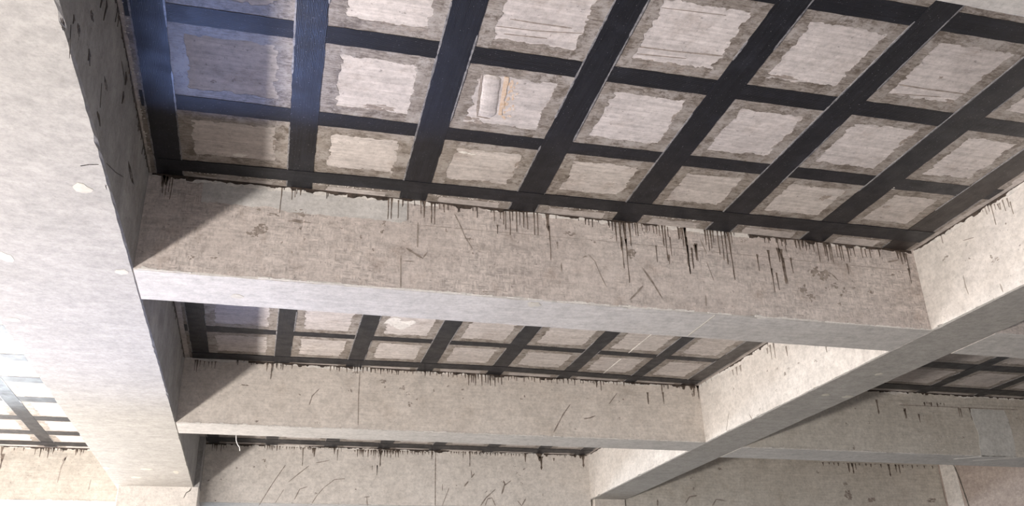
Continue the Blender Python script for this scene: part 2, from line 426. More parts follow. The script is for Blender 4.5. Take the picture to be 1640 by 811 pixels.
# resin runs, strokes and smears on each face, in metres
DATA = json.loads('''{"B1":{"d":[[0.104,-0.02,-0.145,0.008],
[0.121,-0.018,-0.158,0.011],
[0.137,-0.016,-0.133,0.008],
[0.152,-0.014,-0.186,0.008],
[0.091,-0.021,-0.1,0.026],
[0.113,-0.019,-0.082,0.052],
[0.865,-0.024,-0.209,0.007],
[0.935,-0.024,-0.1,0.007],
[0.956,-0.021,-0.078,0.007],
[0.97,-0.02,-0.052,0.005],
[0.995,-0.017,-0.058,0.014],
[1.604,-0.028,-0.178,0.011],
[1.63,-0.025,-0.175,0.013],
[1.675,-0.037,-0.162,0.009],
[1.71,0.026,-0.058,0.009],
[1.744,0.006,-0.167,0.007],
[1.705,0.01,-0.068,0.01],
[1.865,-0.015,-0.137,0.016],
[1.917,-0.009,-0.175,0.013],
[1.938,-0.007,-0.181,0.011],
[1.839,-0.018,-0.105,0.008],
[1.973,-0.003,-0.056,0.008],
[2.008,-0.016,-0.078,0.008],
[2.036,-0.013,-0.057,0.007],
[2.38,-0.028,-0.108,0.007],
[2.402,-0.149,-0.211,0.008],
[2.425,-0.014,-0.085,0.008],
[2.454,-0.02,-0.127,0.012],
[2.469,-0.018,-0.169,0.008],
[2.499,-0.015,-0.21,0.008],
[2.523,-0.012,-0.092,0.01],
[2.551,-0.018,-0.178,0.01],
[2.576,-0.015,-0.122,0.009],
[2.606,-0.012,-0.137,0.014],
[2.632,-0.009,-0.152,0.01],
[2.687,-0.012,-0.191,0.01],
[2.712,-0.009,-0.192,0.008],
[2.792,0.009,-0.145,0.034],
[2.799,-0.125,-0.381,0.01],
[2.862,-0.001,-0.038,0.009],
[3.281,-0.01,-0.066,0.009],
[3.307,-0.017,-0.091,0.01],
[3.332,-0.023,-0.179,0.016],
[3.368,-0.02,-0.248,0.018],
[3.374,-0.156,-0.398,0.009],
[3.403,-0.025,-0.191,0.028],
[3.408,-0.171,-0.51,0.01],
[3.446,-0.03,-0.204,0.016],
[3.496,-0.024,-0.108,0.009],
[3.514,-0.022,-0.115,0.009],
[3.551,-0.009,-0.065,0.008],
[3.582,-0.01,-0.077,0.007],
[3.612,-0.012,-0.062,0.007],
[3.644,-0.014,-0.074,0.007],
[3.671,-0.015,-0.081,0.009],
[3.695,-0.012,-0.097,0.009],
[3.72,-0.01,-0.178,0.013],
[3.744,-0.007,-0.303,0.011],
[3.766,-0.024,-0.099,0.007],
[3.777,-0.115,-0.253,0.008],
[3.752,-0.263,-0.327,0.011],
[3.852,-0.015,-0.109,0.011],
[3.875,-0.021,-0.106,0.009],
[3.908,-0.018,-0.159,0.015],
[3.915,-0.101,-0.395,0.013],
[3.95,-0.19,-0.337,0.009],
[3.992,-0.149,-0.279,0.018],
[3.652,-0.201,-0.319,0.007],
[3.86,-0.025,-0.1,0.011],
[3.888,-0.022,-0.162,0.015],
[3.912,-0.019,-0.335,0.015],
[3.917,-0.167,-0.396,0.011],
[3.981,-0.161,-0.272,0.019],
[3.945,-0.238,-0.348,0.011],
[4.082,-0.02,-0.134,0.013],
[4.104,-0.018,-0.178,0.011],
[4.129,-0.015,-0.157,0.015],
[4.153,-0.013,-0.108,0.012],
[4.191,-0.009,-0.207,0.011],
[4.223,-0.005,-0.251,0.01],
[4.254,-0.012,-0.285,0.014],
[4.284,-0.018,-0.411,0.015],
[4.31,-0.015,-0.092,0.01],
[4.516,-0.192,-0.315,0.012],
[4.619,-0.145,-0.353,0.015],
[4.625,-0.303,-0.488,0.012],
[4.663,-0.337,-0.466,0.012],
[4.71,-0.117,-0.223,0.023],
[4.732,-0.125,-0.408,0.023],
[4.744,-0.199,-0.406,0.012],
[4.813,-0.193,-0.307,0.013],
[4.602,-0.014,-0.063,0.012],
[4.639,-0.02,-0.059,0.012],
[4.722,-0.021,-0.127,0.012],
[4.756,-0.018,-0.076,0.012],
[4.788,-0.024,-0.121,0.01],
[4.883,-0.014,-0.083,0.018],
[4.913,-0.011,-0.093,0.019],
[4.944,-0.008,-0.077,0.018],
[4.974,-0.005,-0.095,0.018],
[5.006,-0.012,-0.08,0.018],
[5.081,-0.014,-0.19,0.012],
[5.041,-0.018,-0.096,0.012],
[5.144,-0.017,-0.125,0.012],
[5.163,-0.025,-0.172,0.016],
[5.187,-0.032,-0.16,0.012],
[5.202,-0.031,-0.178,0.01],
[5.259,-0.025,-0.124,0.01],
[5.284,-0.023,-0.151,0.012],
[5.308,-0.03,-0.158,0.013],
[5.358,-0.035,-0.163,0.016],
[5.383,-0.033,-0.102,0.01],
[5.42,-0.029,-0.108,0.01],
[5.491,-0.032,-0.111,0.01],
[5.53,-0.038,-0.097,0.013],
[5.572,-0.034,-0.103,0.013],
[5.657,-0.025,-0.086,0.01],
[5.325,-0.193,-0.27,0.012],
[5.835,-0.018,-0.089,0.022],
[5.867,-0.015,-0.136,0.026],
[5.9,-0.012,-0.113,0.021],
[5.922,-0.049,-0.209,0.013],
[5.915,-0.187,-0.302,0.013]],"s":[[[[1.704,-0.451],
[1.71,-0.686]],0.008],
[[[1.716,-0.49],
[1.796,-0.487]],0.006],
[[[1.82,-0.18],
[1.82,-0.376]],0.01],
[[[2.084,-0.078],
[2.124,-0.161],
[2.164,-0.261],
[2.218,-0.35]],0.007],
[[[2.156,-0.271],
[2.227,-0.272]],0.008],
[[[3.096,-0.308],
[3.144,-0.356],
[3.186,-0.474],
[3.222,-0.557]],0.007],
[[[3.521,-0.375],
[3.596,-0.491],
[3.662,-0.616]],0.014],
[[[3.401,-0.645],
[3.458,-0.589],
[3.515,-0.524]],0.013],
[[[1.738,-0.388],
[1.8,-0.424],
[1.862,-0.46]],0.015],
[[[1.862,-0.451],
[1.891,-0.407]],0.013],
[[[2.881,-0.398],
[2.882,-0.467]],0.013],
[[[2.375,-0.471],
[2.384,-0.444]],0.008],
[[[4.036,-0.09],
[4.076,-0.207]],0.01],
[[[4.066,-0.281],
[4.109,-0.439]],0.005],
[[[4.021,-0.562],
[4.015,-0.65]],0.012],
[[[5.726,-0.126],
[5.837,-0.097]],0.016],
[[[5.092,-0.261],
[5.167,-0.283],
[5.215,-0.335]],0.009]],"p":[[0.711,-0.385,0.046,0.03],
[0.761,-0.34,0.047,0.039],
[0.996,-0.188,0.056,0.032],
[0.988,-0.261,0.076,0.019],
[0.833,-0.23,0.055,0.013],
[0.332,-0.597,0.026,0.021],
[0.898,-0.436,0.009,0.013],
[0.97,-0.49,0.008,0.011],
[1.045,-0.39,0.009,0.009],
[1.422,-0.335,0.01,0.011],
[1.512,-0.422,0.01,0.011],
[0.728,-0.202,0.019,0.012],
[0.48,-0.59,0.032,0.012],
[1.572,-0.28,0.014,0.022],
[1.584,-0.213,0.02,0.029],
[0.243,-0.701,0.013,0.006],
[1.012,-0.314,0.011,0.013],
[1.284,-0.285,0.012,0.007],
[2.961,-0.153,0.052,0.018],
[3.146,-0.197,0.026,0.018],
[3.069,-0.328,0.017,0.011],
[2.187,-0.276,0.022,0.017],
[3.451,-0.274,0.039,0.054],
[2.856,-0.244,0.01,0.035],
[2.21,-0.385,0.013,0.01],
[3.296,-0.146,0.025,0.018],
[2.309,-0.675,0.019,0.007],
[2.029,-0.22,0.008,0.014],
[5.067,-0.292,0.08,0.068],
[4.884,-0.437,0.035,0.041],
[4.914,-0.48,0.031,0.019],
[4.946,-0.514,0.031,0.037],
[5.1,-0.419,0.028,0.022],
[5.176,-0.385,0.04,0.026],
[5.256,-0.425,0.02,0.037],
[5.21,-0.456,0.016,0.015],
[5.499,-0.404,0.029,0.031],
[5.343,-0.389,0.02,0.01],
[5.751,-0.24,0.025,0.01],
[5.821,-0.205,0.038,0.01],
[4.413,-0.062,0.031,0.015],
[5.193,-0.54,0.023,0.011],
[4.391,-0.696,0.013,0.007],
[4.973,-0.272,0.028,0.019]]},"B2":{"d":[[0.112,-0.04,-0.143,0.012],
[0.133,-0.038,-0.153,0.016],
[0.164,-0.036,-0.094,0.011],
[0.207,-0.041,-0.092,0.011],
[0.25,-0.043,-0.089,0.01],
[0.282,-0.041,-0.099,0.01],
[0.318,-0.039,-0.108,0.014],
[0.854,-0.031,-0.101,0.017],
[0.904,-0.028,-0.192,0.018],
[0.953,-0.025,-0.073,0.01],
[0.997,-0.028,-0.07,0.011],
[1.019,-0.026,-0.081,0.013],
[1.118,-0.021,-0.063,0.012],
[1.484,-0.007,-0.021,0.019],
[1.531,-0.006,-0.066,0.018],
[1.569,-0.006,-0.048,0.018],
[1.597,-0.007,-0.051,0.018],
[1.625,-0.007,-0.066,0.018],
[1.661,-0.007,-0.025,0.018],
[1.707,-0.007,-0.068,0.018],
[1.755,-0.006,-0.045,0.018],
[1.795,-0.006,-0.053,0.018],
[1.825,-0.007,-0.065,0.018],
[1.852,-0.007,-0.028,0.018],
[1.886,-0.008,-0.07,0.018],
[1.931,-0.007,-0.043,0.018],
[1.98,-0.007,-0.056,0.018],
[2.023,-0.007,-0.063,0.017],
[2.055,-0.007,-0.031,0.017],
[2.082,-0.008,-0.07,0.017],
[2.115,-0.008,-0.041,0.017],
[2.159,-0.008,-0.059,0.017],
[2.208,-0.007,-0.062,0.017],
[2.253,-0.007,-0.035,0.017],
[2.287,-0.007,-0.07,0.017],
[2.04,0.013,0.001,0.019],
[2.088,0.013,-0.039,0.018],
[2.126,0.012,-0.024,0.019],
[2.155,0.01,-0.028,0.019],
[2.183,0.008,-0.042,0.018],
[2.219,0.007,-0.008,0.019],
[2.266,0.006,-0.046,0.019],
[2.315,0.006,-0.027,0.018],
[2.356,0.005,-0.035,0.018],
[2.386,0.003,-0.047,0.019],
[2.414,0.002,-0.016,0.018],
[2.449,0.0,-0.053,0.018],
[2.494,-0.0,-0.031,0.019],
[2.544,-0.001,-0.043,0.018],
[2.587,-0.002,-0.051,0.018],
[2.62,-0.003,-0.024,0.018],
[2.647,-0.005,-0.059,0.018],
[2.681,-0.007,-0.035,0.017],
[2.725,-0.007,-0.052,0.018],
[2.776,-0.008,-0.055,0.017],
[2.821,-0.009,-0.032,0.017],
[2.856,-0.01,-0.064,0.017],
[2.884,-0.012,-0.038,0.016],
[2.916,-0.013,-0.06,0.016],
[2.959,-0.014,-0.061,0.016],
[3.01,-0.015,-0.041,0.016],
[3.054,-0.016,-0.065,0.02],
[3.095,-0.015,-0.147,0.02],
[3.128,-0.014,-0.113,0.02],
[3.153,-0.014,-0.118,0.02],
[3.177,-0.014,-0.145,0.019],
[3.208,-0.014,-0.069,0.02],
[3.248,-0.013,-0.147,0.02],
[3.29,-0.012,-0.106,0.019],
[3.325,-0.011,-0.119,0.019],
[3.351,-0.011,-0.14,0.019],
[3.375,-0.011,-0.073,0.019],
[3.404,-0.01,-0.146,0.02],
[3.444,-0.009,-0.099,0.019],
[3.486,-0.008,-0.122,0.019],
[3.517,0.017,-0.008,0.02],
[3.568,0.017,-0.065,0.02],
[3.608,0.017,-0.042,0.02],
[3.639,0.016,-0.047,0.02],
[3.668,0.015,-0.067,0.02],
[3.707,0.014,-0.015,0.02],
[3.756,0.015,-0.07,0.02],
[3.808,0.015,-0.041,0.02],
[3.851,0.014,-0.052,0.02],
[3.883,0.014,-0.067,0.02],
[3.912,0.012,-0.021,0.02],
[3.949,0.012,-0.074,0.02],
[3.998,0.012,-0.041,0.019],
[4.05,0.012,-0.057,0.02],
[4.096,0.012,-0.067,0.02],
[4.13,0.011,-0.027,0.02],
[4.16,0.01,-0.076,0.019],
[4.195,0.009,-0.04,0.019],
[4.242,0.009,-0.063,0.019],
[4.296,0.009,-0.068,0.018],
[4.344,0.009,-0.033,0.018],
[4.38,0.009,-0.079,0.019],
[4.42,0.0,-0.01,0.022],
[4.489,0.001,-0.054,0.021],
[4.544,0.001,-0.036,0.021],
[4.585,-0.0,-0.039,0.021],
[4.625,-0.001,-0.055,0.021],
[4.678,-0.002,-0.015,0.021],
[4.745,-0.001,-0.057,0.022],
[4.816,-0.001,-0.035,0.021],
[4.875,-0.001,-0.042,0.021],
[4.919,-0.001,-0.054,0.021],
[4.959,-0.002,-0.019,0.02],
[5.009,-0.003,-0.059,0.021],
[5.075,-0.003,-0.034,0.021],
[5.148,-0.002,-0.046,0.02],
[4.655,-0.018,-0.095,0.027],
[4.708,-0.028,-0.131,0.013],
[2.59,-0.005,-0.066,0.019],
[5.503,-0.002,-0.115,0.027],
[5.53,-0.001,-0.049,0.021],
[5.305,-0.14,-0.266,0.017],
[5.507,-0.13,-0.257,0.016],
[5.926,-0.029,-0.142,0.028],
[5.978,-0.026,-0.172,0.021],
[5.706,-0.008,-0.047,0.069],
[5.792,-0.003,-0.062,0.083],
[5.895,-0.004,-0.063,0.069],
[5.98,-0.006,-0.042,0.056]],"s":[[[[1.854,0.015],
[1.852,-0.332],
[1.862,-0.657]],0.01],
[[[1.426,-0.271],
[1.354,-0.356],
[1.328,-0.461]],0.01],
[[[0.604,-0.266],
[0.67,-0.279]],0.011],
[[[4.311,-0.314],
[4.214,-0.442],
[4.09,-0.654]],0.013],
[[[4.468,-0.48],
[4.547,-0.465],
[4.613,-0.437]],0.016],
[[[4.911,-0.146],
[4.794,-0.292]],0.01],
[[[5.301,-0.153],
[5.303,-0.268]],0.017]],"p":[[1.754,-0.278,0.031,0.023],
[1.801,-0.073,0.046,0.014],
[2.116,-0.152,0.052,0.024],
[1.22,-0.344,0.011,0.011],
[2.142,-0.211,0.014,0.014],
[0.812,-0.653,0.025,0.012],
[1.812,-0.06,0.018,0.019],
[1.439,-0.651,0.044,0.009],
[0.637,-0.276,0.047,0.009],
[2.333,-0.213,0.038,0.029],
[2.393,-0.282,0.024,0.024],
[2.42,-0.4,0.032,0.028],
[2.5,-0.337,0.012,0.012],
[3.026,-0.202,0.024,0.012],
[2.856,-0.174,0.015,0.015],
[3.754,-0.24,0.015,0.015],
[3.715,-0.279,0.013,0.013],
[4.929,-0.26,0.021,0.02],
[4.985,-0.219,0.016,0.016],
[2.688,-0.231,0.015,0.015],
[3.025,-0.3,0.012,0.012],
[4.523,-0.228,0.021,0.021],
[4.358,-0.607,0.015,0.01],
[4.912,-0.462,0.022,0.03],
[5.906,-0.11,0.027,0.033]]},"B3":{"d":[[0.132,0.011,-0.025,0.019],
[0.164,0.01,-0.114,0.02],
[0.191,0.008,-0.08,0.019],
[0.211,0.006,-0.087,0.019],
[0.23,0.004,-0.117,0.019],
[0.255,0.002,-0.04,0.02],
[0.287,0.001,-0.124,0.02],
[0.321,-0.0,-0.083,0.019],
[0.903,-0.019,-0.045,0.02],
[0.941,-0.019,-0.085,0.02],
[0.971,-0.02,-0.069,0.02],
[0.994,-0.02,-0.072,0.02],
[1.016,-0.021,-0.085,0.02],
[1.045,-0.021,-0.05,0.02],
[1.081,-0.021,-0.088,0.02],
[1.12,-0.021,-0.068,0.02],
[1.163,-0.026,-0.037,0.021],
[1.219,-0.026,-0.061,0.02],
[1.264,-0.025,-0.05,0.02],
[1.298,-0.025,-0.052,0.02],
[1.331,-0.025,-0.06,0.02],
[1.373,-0.025,-0.037,0.021],
[1.428,-0.024,-0.06,0.02],
[1.485,-0.023,-0.047,0.021],
[1.533,-0.022,-0.051,0.02],
[1.569,-0.022,-0.057,0.02],
[1.461,-0.048,-0.302,0.013],
[1.628,-0.042,-0.16,0.036],
[1.602,-0.043,-0.109,0.026],
[1.925,-0.02,-0.112,0.031],
[1.974,-0.058,-0.202,0.015],
[2.231,-0.044,-0.065,0.021],
[2.274,-0.044,-0.141,0.021],
[2.309,-0.043,-0.11,0.021],
[2.335,-0.043,-0.114,0.021],
[2.36,-0.044,-0.139,0.022],
[2.394,-0.043,-0.07,0.021],
[2.436,-0.043,-0.142,0.021],
[2.48,-0.042,-0.104,0.021],
[2.517,-0.042,-0.117,0.021],
[2.544,-0.042,-0.136,0.021],
[2.569,-0.042,-0.075,0.021],
[2.601,-0.042,-0.142,0.02],
[2.642,-0.042,-0.099,0.02],
[2.687,-0.041,-0.121,0.02],
[2.726,-0.041,-0.133,0.02],
[2.755,-0.041,-0.079,0.02],
[2.779,-0.041,-0.142,0.02],
[2.81,-0.041,-0.094,0.019],
[2.85,-0.041,-0.124,0.019],
[2.895,-0.04,-0.129,0.019],
[2.625,-0.037,-0.275,0.014],
[2.581,-0.277,-0.408,0.013],
[2.502,-0.279,-0.332,0.01],
[2.547,-0.034,-0.044,0.022],
[2.604,-0.034,-0.08,0.022],
[2.651,-0.034,-0.066,0.021],
[2.685,-0.034,-0.068,0.021],
[2.719,-0.035,-0.08,0.021],
[2.762,-0.035,-0.048,0.022],
[2.818,-0.035,-0.082,0.022],
[2.877,-0.034,-0.064,0.021],
[2.926,-0.034,-0.071,0.021],
[2.962,-0.035,-0.08,0.021],
[2.995,-0.035,-0.051,0.021],
[3.037,-0.036,-0.084,0.021],
[3.092,-0.036,-0.063,0.021],
[3.152,-0.035,-0.073,0.021],
[3.204,-0.035,-0.079,0.02],
[3.242,-0.036,-0.054,0.021],
[3.275,-0.036,-0.085,0.021],
[3.315,-0.037,-0.062,0.02],
[3.369,-0.037,-0.076,0.02],
[3.429,-0.036,-0.079,0.02],
[3.664,-0.017,-0.025,0.022],
[3.724,-0.017,-0.054,0.023],
[3.773,-0.017,-0.042,0.022],
[3.81,-0.018,-0.044,0.022],
[3.845,-0.018,-0.054,0.023],
[3.892,-0.019,-0.029,0.022],
[3.951,-0.018,-0.056,0.022],
[4.013,-0.018,-0.042,0.023],
[4.065,-0.018,-0.047,0.022],
[4.104,-0.019,-0.055,0.022],
[4.139,-0.02,-0.032,0.022],
[4.184,-0.02,-0.058,0.021],
[4.242,-0.02,-0.042,0.021],
[4.305,-0.02,-0.05,0.022],
[4.36,-0.02,-0.055,0.022],
[4.401,-0.02,-0.035,0.021],
[4.436,-0.021,-0.06,0.021],
[4.479,-0.022,-0.042,0.021],
[4.535,-0.022,-0.053,0.021],
[4.6,-0.021,-0.055,0.02],
[4.657,-0.021,-0.038,0.021],
[4.701,-0.022,-0.061,0.02],
[4.737,-0.023,-0.041,0.02],
[4.778,-0.023,-0.056,0.019],
[4.832,-0.023,-0.056,0.02],
[4.897,-0.023,-0.042,0.019],
[2.619,-0.064,-0.276,0.014],
[2.582,-0.277,-0.408,0.01],
[3.418,-0.011,-0.146,0.023],
[3.919,-0.022,-0.104,0.017],
[4.026,-0.019,-0.237,0.017],
[4.932,-0.018,-0.143,0.035],
[5.166,-0.011,-0.123,0.088],
[5.193,-0.066,-0.26,0.047],
[5.284,-0.007,-0.049,0.059],
[5.909,-0.002,-0.2,0.048],
[5.775,0.008,-0.043,0.09],
[5.865,0.005,-0.06,0.09],
[5.408,-0.074,-0.116,0.029]],"s":[[[[1.225,-0.289],
[1.071,-0.547],
[0.892,-0.887]],0.011],
[[[1.568,-0.292],
[1.412,-0.425],
[1.283,-0.542]],0.012],
[[[2.105,-0.472],
[1.951,-0.488],
[1.805,-0.607],
[1.711,-0.723],
[1.632,-0.862]],0.01],
[[[1.563,-0.599],
[1.453,-0.64],
[1.389,-0.791]],0.013],
[[[1.228,-0.644],
[1.121,-0.846]],0.008],
[[[2.442,-0.734],
[2.455,-0.861]],0.015],
[[[2.403,-0.737],
[2.486,-0.728]],0.015],
[[[1.654,-0.251],
[1.857,-0.206]],0.011],
[[[3.479,-0.009],
[3.478,-0.439],
[3.482,-0.844]],0.014],
[[[4.099,-0.343],
[4.043,-0.412]],0.022],
[[[4.043,-0.291],
[4.057,-0.398]],0.011],
[[[4.0,-0.466],
[3.931,-0.548]],0.022],
[[[3.697,-0.566],
[3.59,-0.843]],0.008],
[[[3.588,-0.516],
[3.588,-0.621]],0.01],
[[[4.432,-0.577],
[4.276,-0.713],
[4.191,-0.833]],0.016],
[[[4.26,-0.832],
[4.303,-0.726],
[4.373,-0.711],
[4.427,-0.829]],0.013],
[[[4.562,-0.44],
[4.583,-0.493],
[4.529,-0.655]],0.022],
[[[4.574,-0.52],
[4.69,-0.437]],0.016],
[[[4.78,-0.744],
[4.849,-0.822],
[4.917,-0.714]],0.016]],"p":[[0.907,-0.234,0.035,0.03],
[0.952,-0.317,0.015,0.025],
[0.779,-0.322,0.017,0.017],
[0.536,-0.359,0.015,0.015],
[1.684,-0.698,0.025,0.02],
[0.156,-0.543,0.019,0.013],
[2.268,-0.622,0.013,0.013],
[0.295,-0.823,0.012,0.013],
[0.335,-0.527,0.014,0.012],
[0.784,-0.901,0.029,0.009],
[4.739,-0.217,0.028,0.017],
[4.779,-0.312,0.029,0.022],
[4.821,-0.352,0.023,0.022],
[4.91,-0.254,0.023,0.022],
[4.859,-0.487,0.02,0.027],
[4.547,-0.454,0.023,0.021],
[4.277,-0.62,0.014,0.013],
[5.207,-0.642,0.014,0.021],
[6.038,-0.097,0.025,0.023],
[3.807,-0.537,0.011,0.011]]},"R2":{"d":[[9.066,-0.14,-0.247,0.016],
[9.938,-0.074,-0.175,0.013],
[9.968,-0.082,-0.183,0.017],
[10.122,-0.066,-0.222,0.017],
[10.152,-0.074,-0.23,0.017],
[10.234,-0.125,-0.217,0.013],
[9.351,0.1,0.03,0.035],
[9.406,0.1,-0.058,0.036],
[9.451,0.1,-0.023,0.035],
[9.484,0.099,-0.029,0.036],
[9.516,0.098,-0.059,0.036],
[9.559,0.097,0.021,0.035],
[9.613,0.097,-0.063,0.036],
[9.67,0.098,-0.02,0.036],
[9.718,0.097,-0.036,0.035],
[10.154,0.081,0.049,0.037],
[10.218,0.081,-0.003,0.037],
[10.271,0.081,0.018,0.037],
[10.309,0.081,0.015,0.037],
[10.347,0.08,-0.003,0.037],
[10.397,0.08,0.045,0.037],
[10.46,0.081,-0.005,0.037],
[10.527,0.081,0.021,0.037],
[8.834,0.082,0.071,0.035],
[8.916,0.084,0.047,0.035],
[8.982,0.086,0.059,0.035],
[9.032,0.086,0.058,0.035],
[9.08,0.087,0.05,0.035],
[9.143,0.088,0.074,0.035],
[9.224,0.09,0.052,0.035],
[9.308,0.092,0.067,0.035],
[10.572,0.089,0.069,0.037],
[10.643,0.09,0.029,0.038],
[10.701,0.091,0.047,0.038],
[10.744,0.092,0.044,0.038],
[10.786,0.092,0.031,0.038],
[10.841,0.093,0.07,0.038],
[10.912,0.094,0.031,0.038],
[10.986,0.096,0.054,0.038],
[11.048,0.097,0.047,0.037],
[8.661,0.028,-0.199,0.034],
[9.076,-0.122,-0.236,0.027],
[9.277,-0.189,-0.284,0.022]],"s":[[[[9.004,-0.057],
[10.926,-0.04]],0.009]],"p":[[9.339,-0.199,0.02,0.011],
[9.521,-0.138,0.017,0.011],
[10.424,-0.244,0.022,0.015],
[10.374,-0.445,0.022,0.014],
[10.875,-0.162,0.014,0.011],
[9.892,-0.462,0.043,0.014],
[8.138,-0.347,0.033,0.022],
[8.477,-0.315,0.034,0.018],
[8.196,-0.651,0.029,0.036],
[8.328,-0.137,0.034,0.015]]},"R3":{"d":[[10.171,0.012,-0.008,0.044],
[10.323,0.013,-0.062,0.045],
[10.447,0.013,-0.039,0.044],
[10.539,0.012,-0.043,0.045],
[10.629,0.011,-0.062,0.045],
[10.747,0.011,-0.012,0.045],
[10.899,0.012,-0.064,0.045],
[11.058,0.014,-0.036,0.045],
[11.191,0.014,-0.045,0.045],
[11.29,0.013,-0.06,0.045],
[11.38,0.012,-0.015,0.045],
[11.494,0.012,-0.066,0.045],
[11.645,0.013,-0.033,0.044],
[11.809,0.014,-0.049,0.044],
[11.952,0.015,-0.057,0.044],
[12.059,0.014,-0.018,0.044],
[12.15,0.013,-0.066,0.043],
[12.261,0.013,-0.03,0.043],
[12.409,0.014,-0.052,0.043],
[12.578,0.015,-0.056,0.042],
[10.831,0.007,-0.164,0.046],
[10.916,0.009,-0.186,0.046],
[10.973,0.011,-0.112,0.028],
[11.657,0.005,-0.216,0.046],
[11.802,0.01,-0.139,0.035],
[11.872,0.012,-0.162,0.035]],"s":[[[[12.714,0.01],
[12.702,-0.362],
[12.699,-0.654]],0.019],
[[[7.623,-0.745],
[7.704,-0.641],
[7.845,-0.618]],0.022],
[[[8.101,-0.778],
[8.184,-0.674],
[8.345,-0.691]],0.018],
[[[7.132,-0.693],
[7.122,-0.798]],0.026]],"p":[[10.699,-0.358,0.044,0.038],
[10.183,-0.179,0.033,0.029],
[11.168,-0.632,0.079,0.048],
[10.714,-0.547,0.067,0.094],
[12.401,-0.611,0.117,0.038],
[8.323,-0.169,0.048,0.025],
[7.788,-0.516,0.037,0.034],
[7.788,-0.33,0.037,0.025]]},"G2":{"d":[[-0.342,0.005,-0.086,0.011],
[-0.8,0.013,-0.034,0.01],
[-0.829,-0.001,-0.072,0.01],
[-0.859,-0.013,-0.063,0.011],
[-0.886,-0.031,-0.185,0.009],
[-0.916,-0.037,-0.076,0.01],
[-0.944,-0.052,-0.093,0.011],
[-0.965,-0.054,-0.099,0.009],
[-0.998,-0.052,-0.129,0.009],
[-1.039,-0.056,-0.117,0.011],
[-1.055,-0.1,-0.183,0.007],
[2.044,-0.17,-0.258,0.022],
[1.389,-0.363,-0.433,0.015],
[2.333,-0.06,-0.202,0.019],
[2.263,-0.069,-0.211,0.019],
[2.398,-0.066,-0.119,0.019],
[3.077,-0.069,-0.152,0.028],
[3.168,-0.071,-0.127,0.028],
[2.989,-0.073,-0.136,0.027]],"s":[[[[-0.459,-0.413],
[-0.453,-0.501],
[-0.462,-0.576]],0.008],
[[[-0.772,-0.614],
[-0.779,-0.685]],0.011],
[[[-0.654,-0.181],
[-0.545,-0.158]],0.006],
[[[3.378,-0.507],
[3.433,-0.597],
[3.488,-0.687]],0.011],
[[[2.942,-0.634],
[2.892,-0.717]],0.014]],"p":[[-0.32,-0.214,0.038,0.019],
[-0.791,-0.432,0.041,0.018],
[-0.972,-0.218,0.011,0.009],
[-1.024,-0.425,0.014,0.006],
[-0.762,-0.393,0.015,0.012],
[-0.563,-0.313,0.012,0.009],
[2.14,-0.414,0.037,0.024],
[2.058,-0.384,0.032,0.018],
[1.59,-0.452,0.032,0.019],
[1.868,-0.39,0.022,0.012],
[2.721,-0.635,0.04,0.013],
[2.353,-0.542,0.024,0.02],
[2.263,-0.321,0.018,0.01],
[2.462,-0.288,0.02,0.01],
[3.193,-0.275,0.022,0.011]]},"G1":{"d":[[-2.025,-0.532,-0.569,0.039],
[-2.358,-0.602,-0.628,0.024],
[-2.012,-0.216,-0.261,0.031],
[-1.912,-0.169,-0.253,0.027],
[-1.214,-0.083,-0.135,0.06],
[-1.204,-0.197,-0.25,0.037]],"s":[[[[-1.686,-0.62],
[-1.622,-0.614],
[-1.575,-0.628]],0.03],
[[[-1.792,-0.976],
[-1.633,-0.877],
[-1.454,-0.774]],0.004],
[[[-1.297,-0.675],
[-1.041,-0.585],
[-0.819,-0.49]],0.004],
[[[-2.025,-0.532],
[-1.974,-0.562]],0.017],
[[[-2.38,-0.651],
[-2.3,-0.76]],0.008],
[[[-1.71,-0.469],
[-1.646,-0.568]],0.011],
[[[-1.39,-0.108],
[-1.237,-0.119]],0.014]],"p":[[-2.476,-0.727,0.045,0.021],
[-2.259,-0.587,0.034,0.026],
[-2.096,-0.391,0.048,0.022],
[-1.61,-0.418,0.061,0.018],
[-0.615,-0.355,0.132,0.024],
[-1.192,-0.762,0.042,0.011]]},"L3":{"d":[[-2.754,-0.036,-0.139,0.031],
[-2.728,-0.138,-0.342,0.038],
[-2.315,-0.021,-0.118,0.019],
[-2.245,-0.019,-0.151,0.022],
[-2.138,-0.033,-0.161,0.02],
[-2.076,-0.021,-0.101,0.016],
[-1.769,-0.021,-0.109,0.026],
[-1.704,-0.019,-0.107,0.019],
[-2.598,-0.031,-0.065,0.016],
[-2.473,-0.026,-0.068,0.019],
[-2.297,-0.014,-0.031,0.025],
[-2.249,-0.014,-0.067,0.025],
[-2.211,-0.014,-0.053,0.026],
[-2.181,-0.014,-0.055,0.025],
[-2.153,-0.015,-0.068,0.025],
[-2.116,-0.015,-0.035,0.025],
[-2.069,-0.015,-0.069,0.025],
[-2.02,-0.014,-0.051,0.025],
[-1.979,-0.015,-0.058,0.025],
[-1.948,-0.015,-0.067,0.025],
[-1.796,0.003,-0.018,0.026],
[-1.755,0.002,-0.073,0.026],
[-1.721,0.0,-0.052,0.025],
[-1.697,-0.001,-0.057,0.026],
[-1.672,-0.003,-0.076,0.025],
[-1.641,-0.004,-0.029,0.026]],"s":[[[[-1.883,-0.113],
[-1.933,-0.288],
[-1.943,-0.511]],0.014],
[[[-1.505,-0.45],
[-1.513,-0.604]],0.011],
[[[-1.926,-0.201],
[-1.894,-0.141]],0.033]],"p":[[-2.331,-0.418,0.031,0.02],
[-2.566,-0.525,0.024,0.017],
[-2.746,-0.156,0.062,0.014]]},"F":{"d":[],"s":[],"p":[]},"spots":[[-0.148,-1.054,0.05,0.058],
[-0.722,-0.039,0.043,0.07],
[-0.074,0.059,0.046,0.042],
[-0.924,1.108,0.042,0.041],
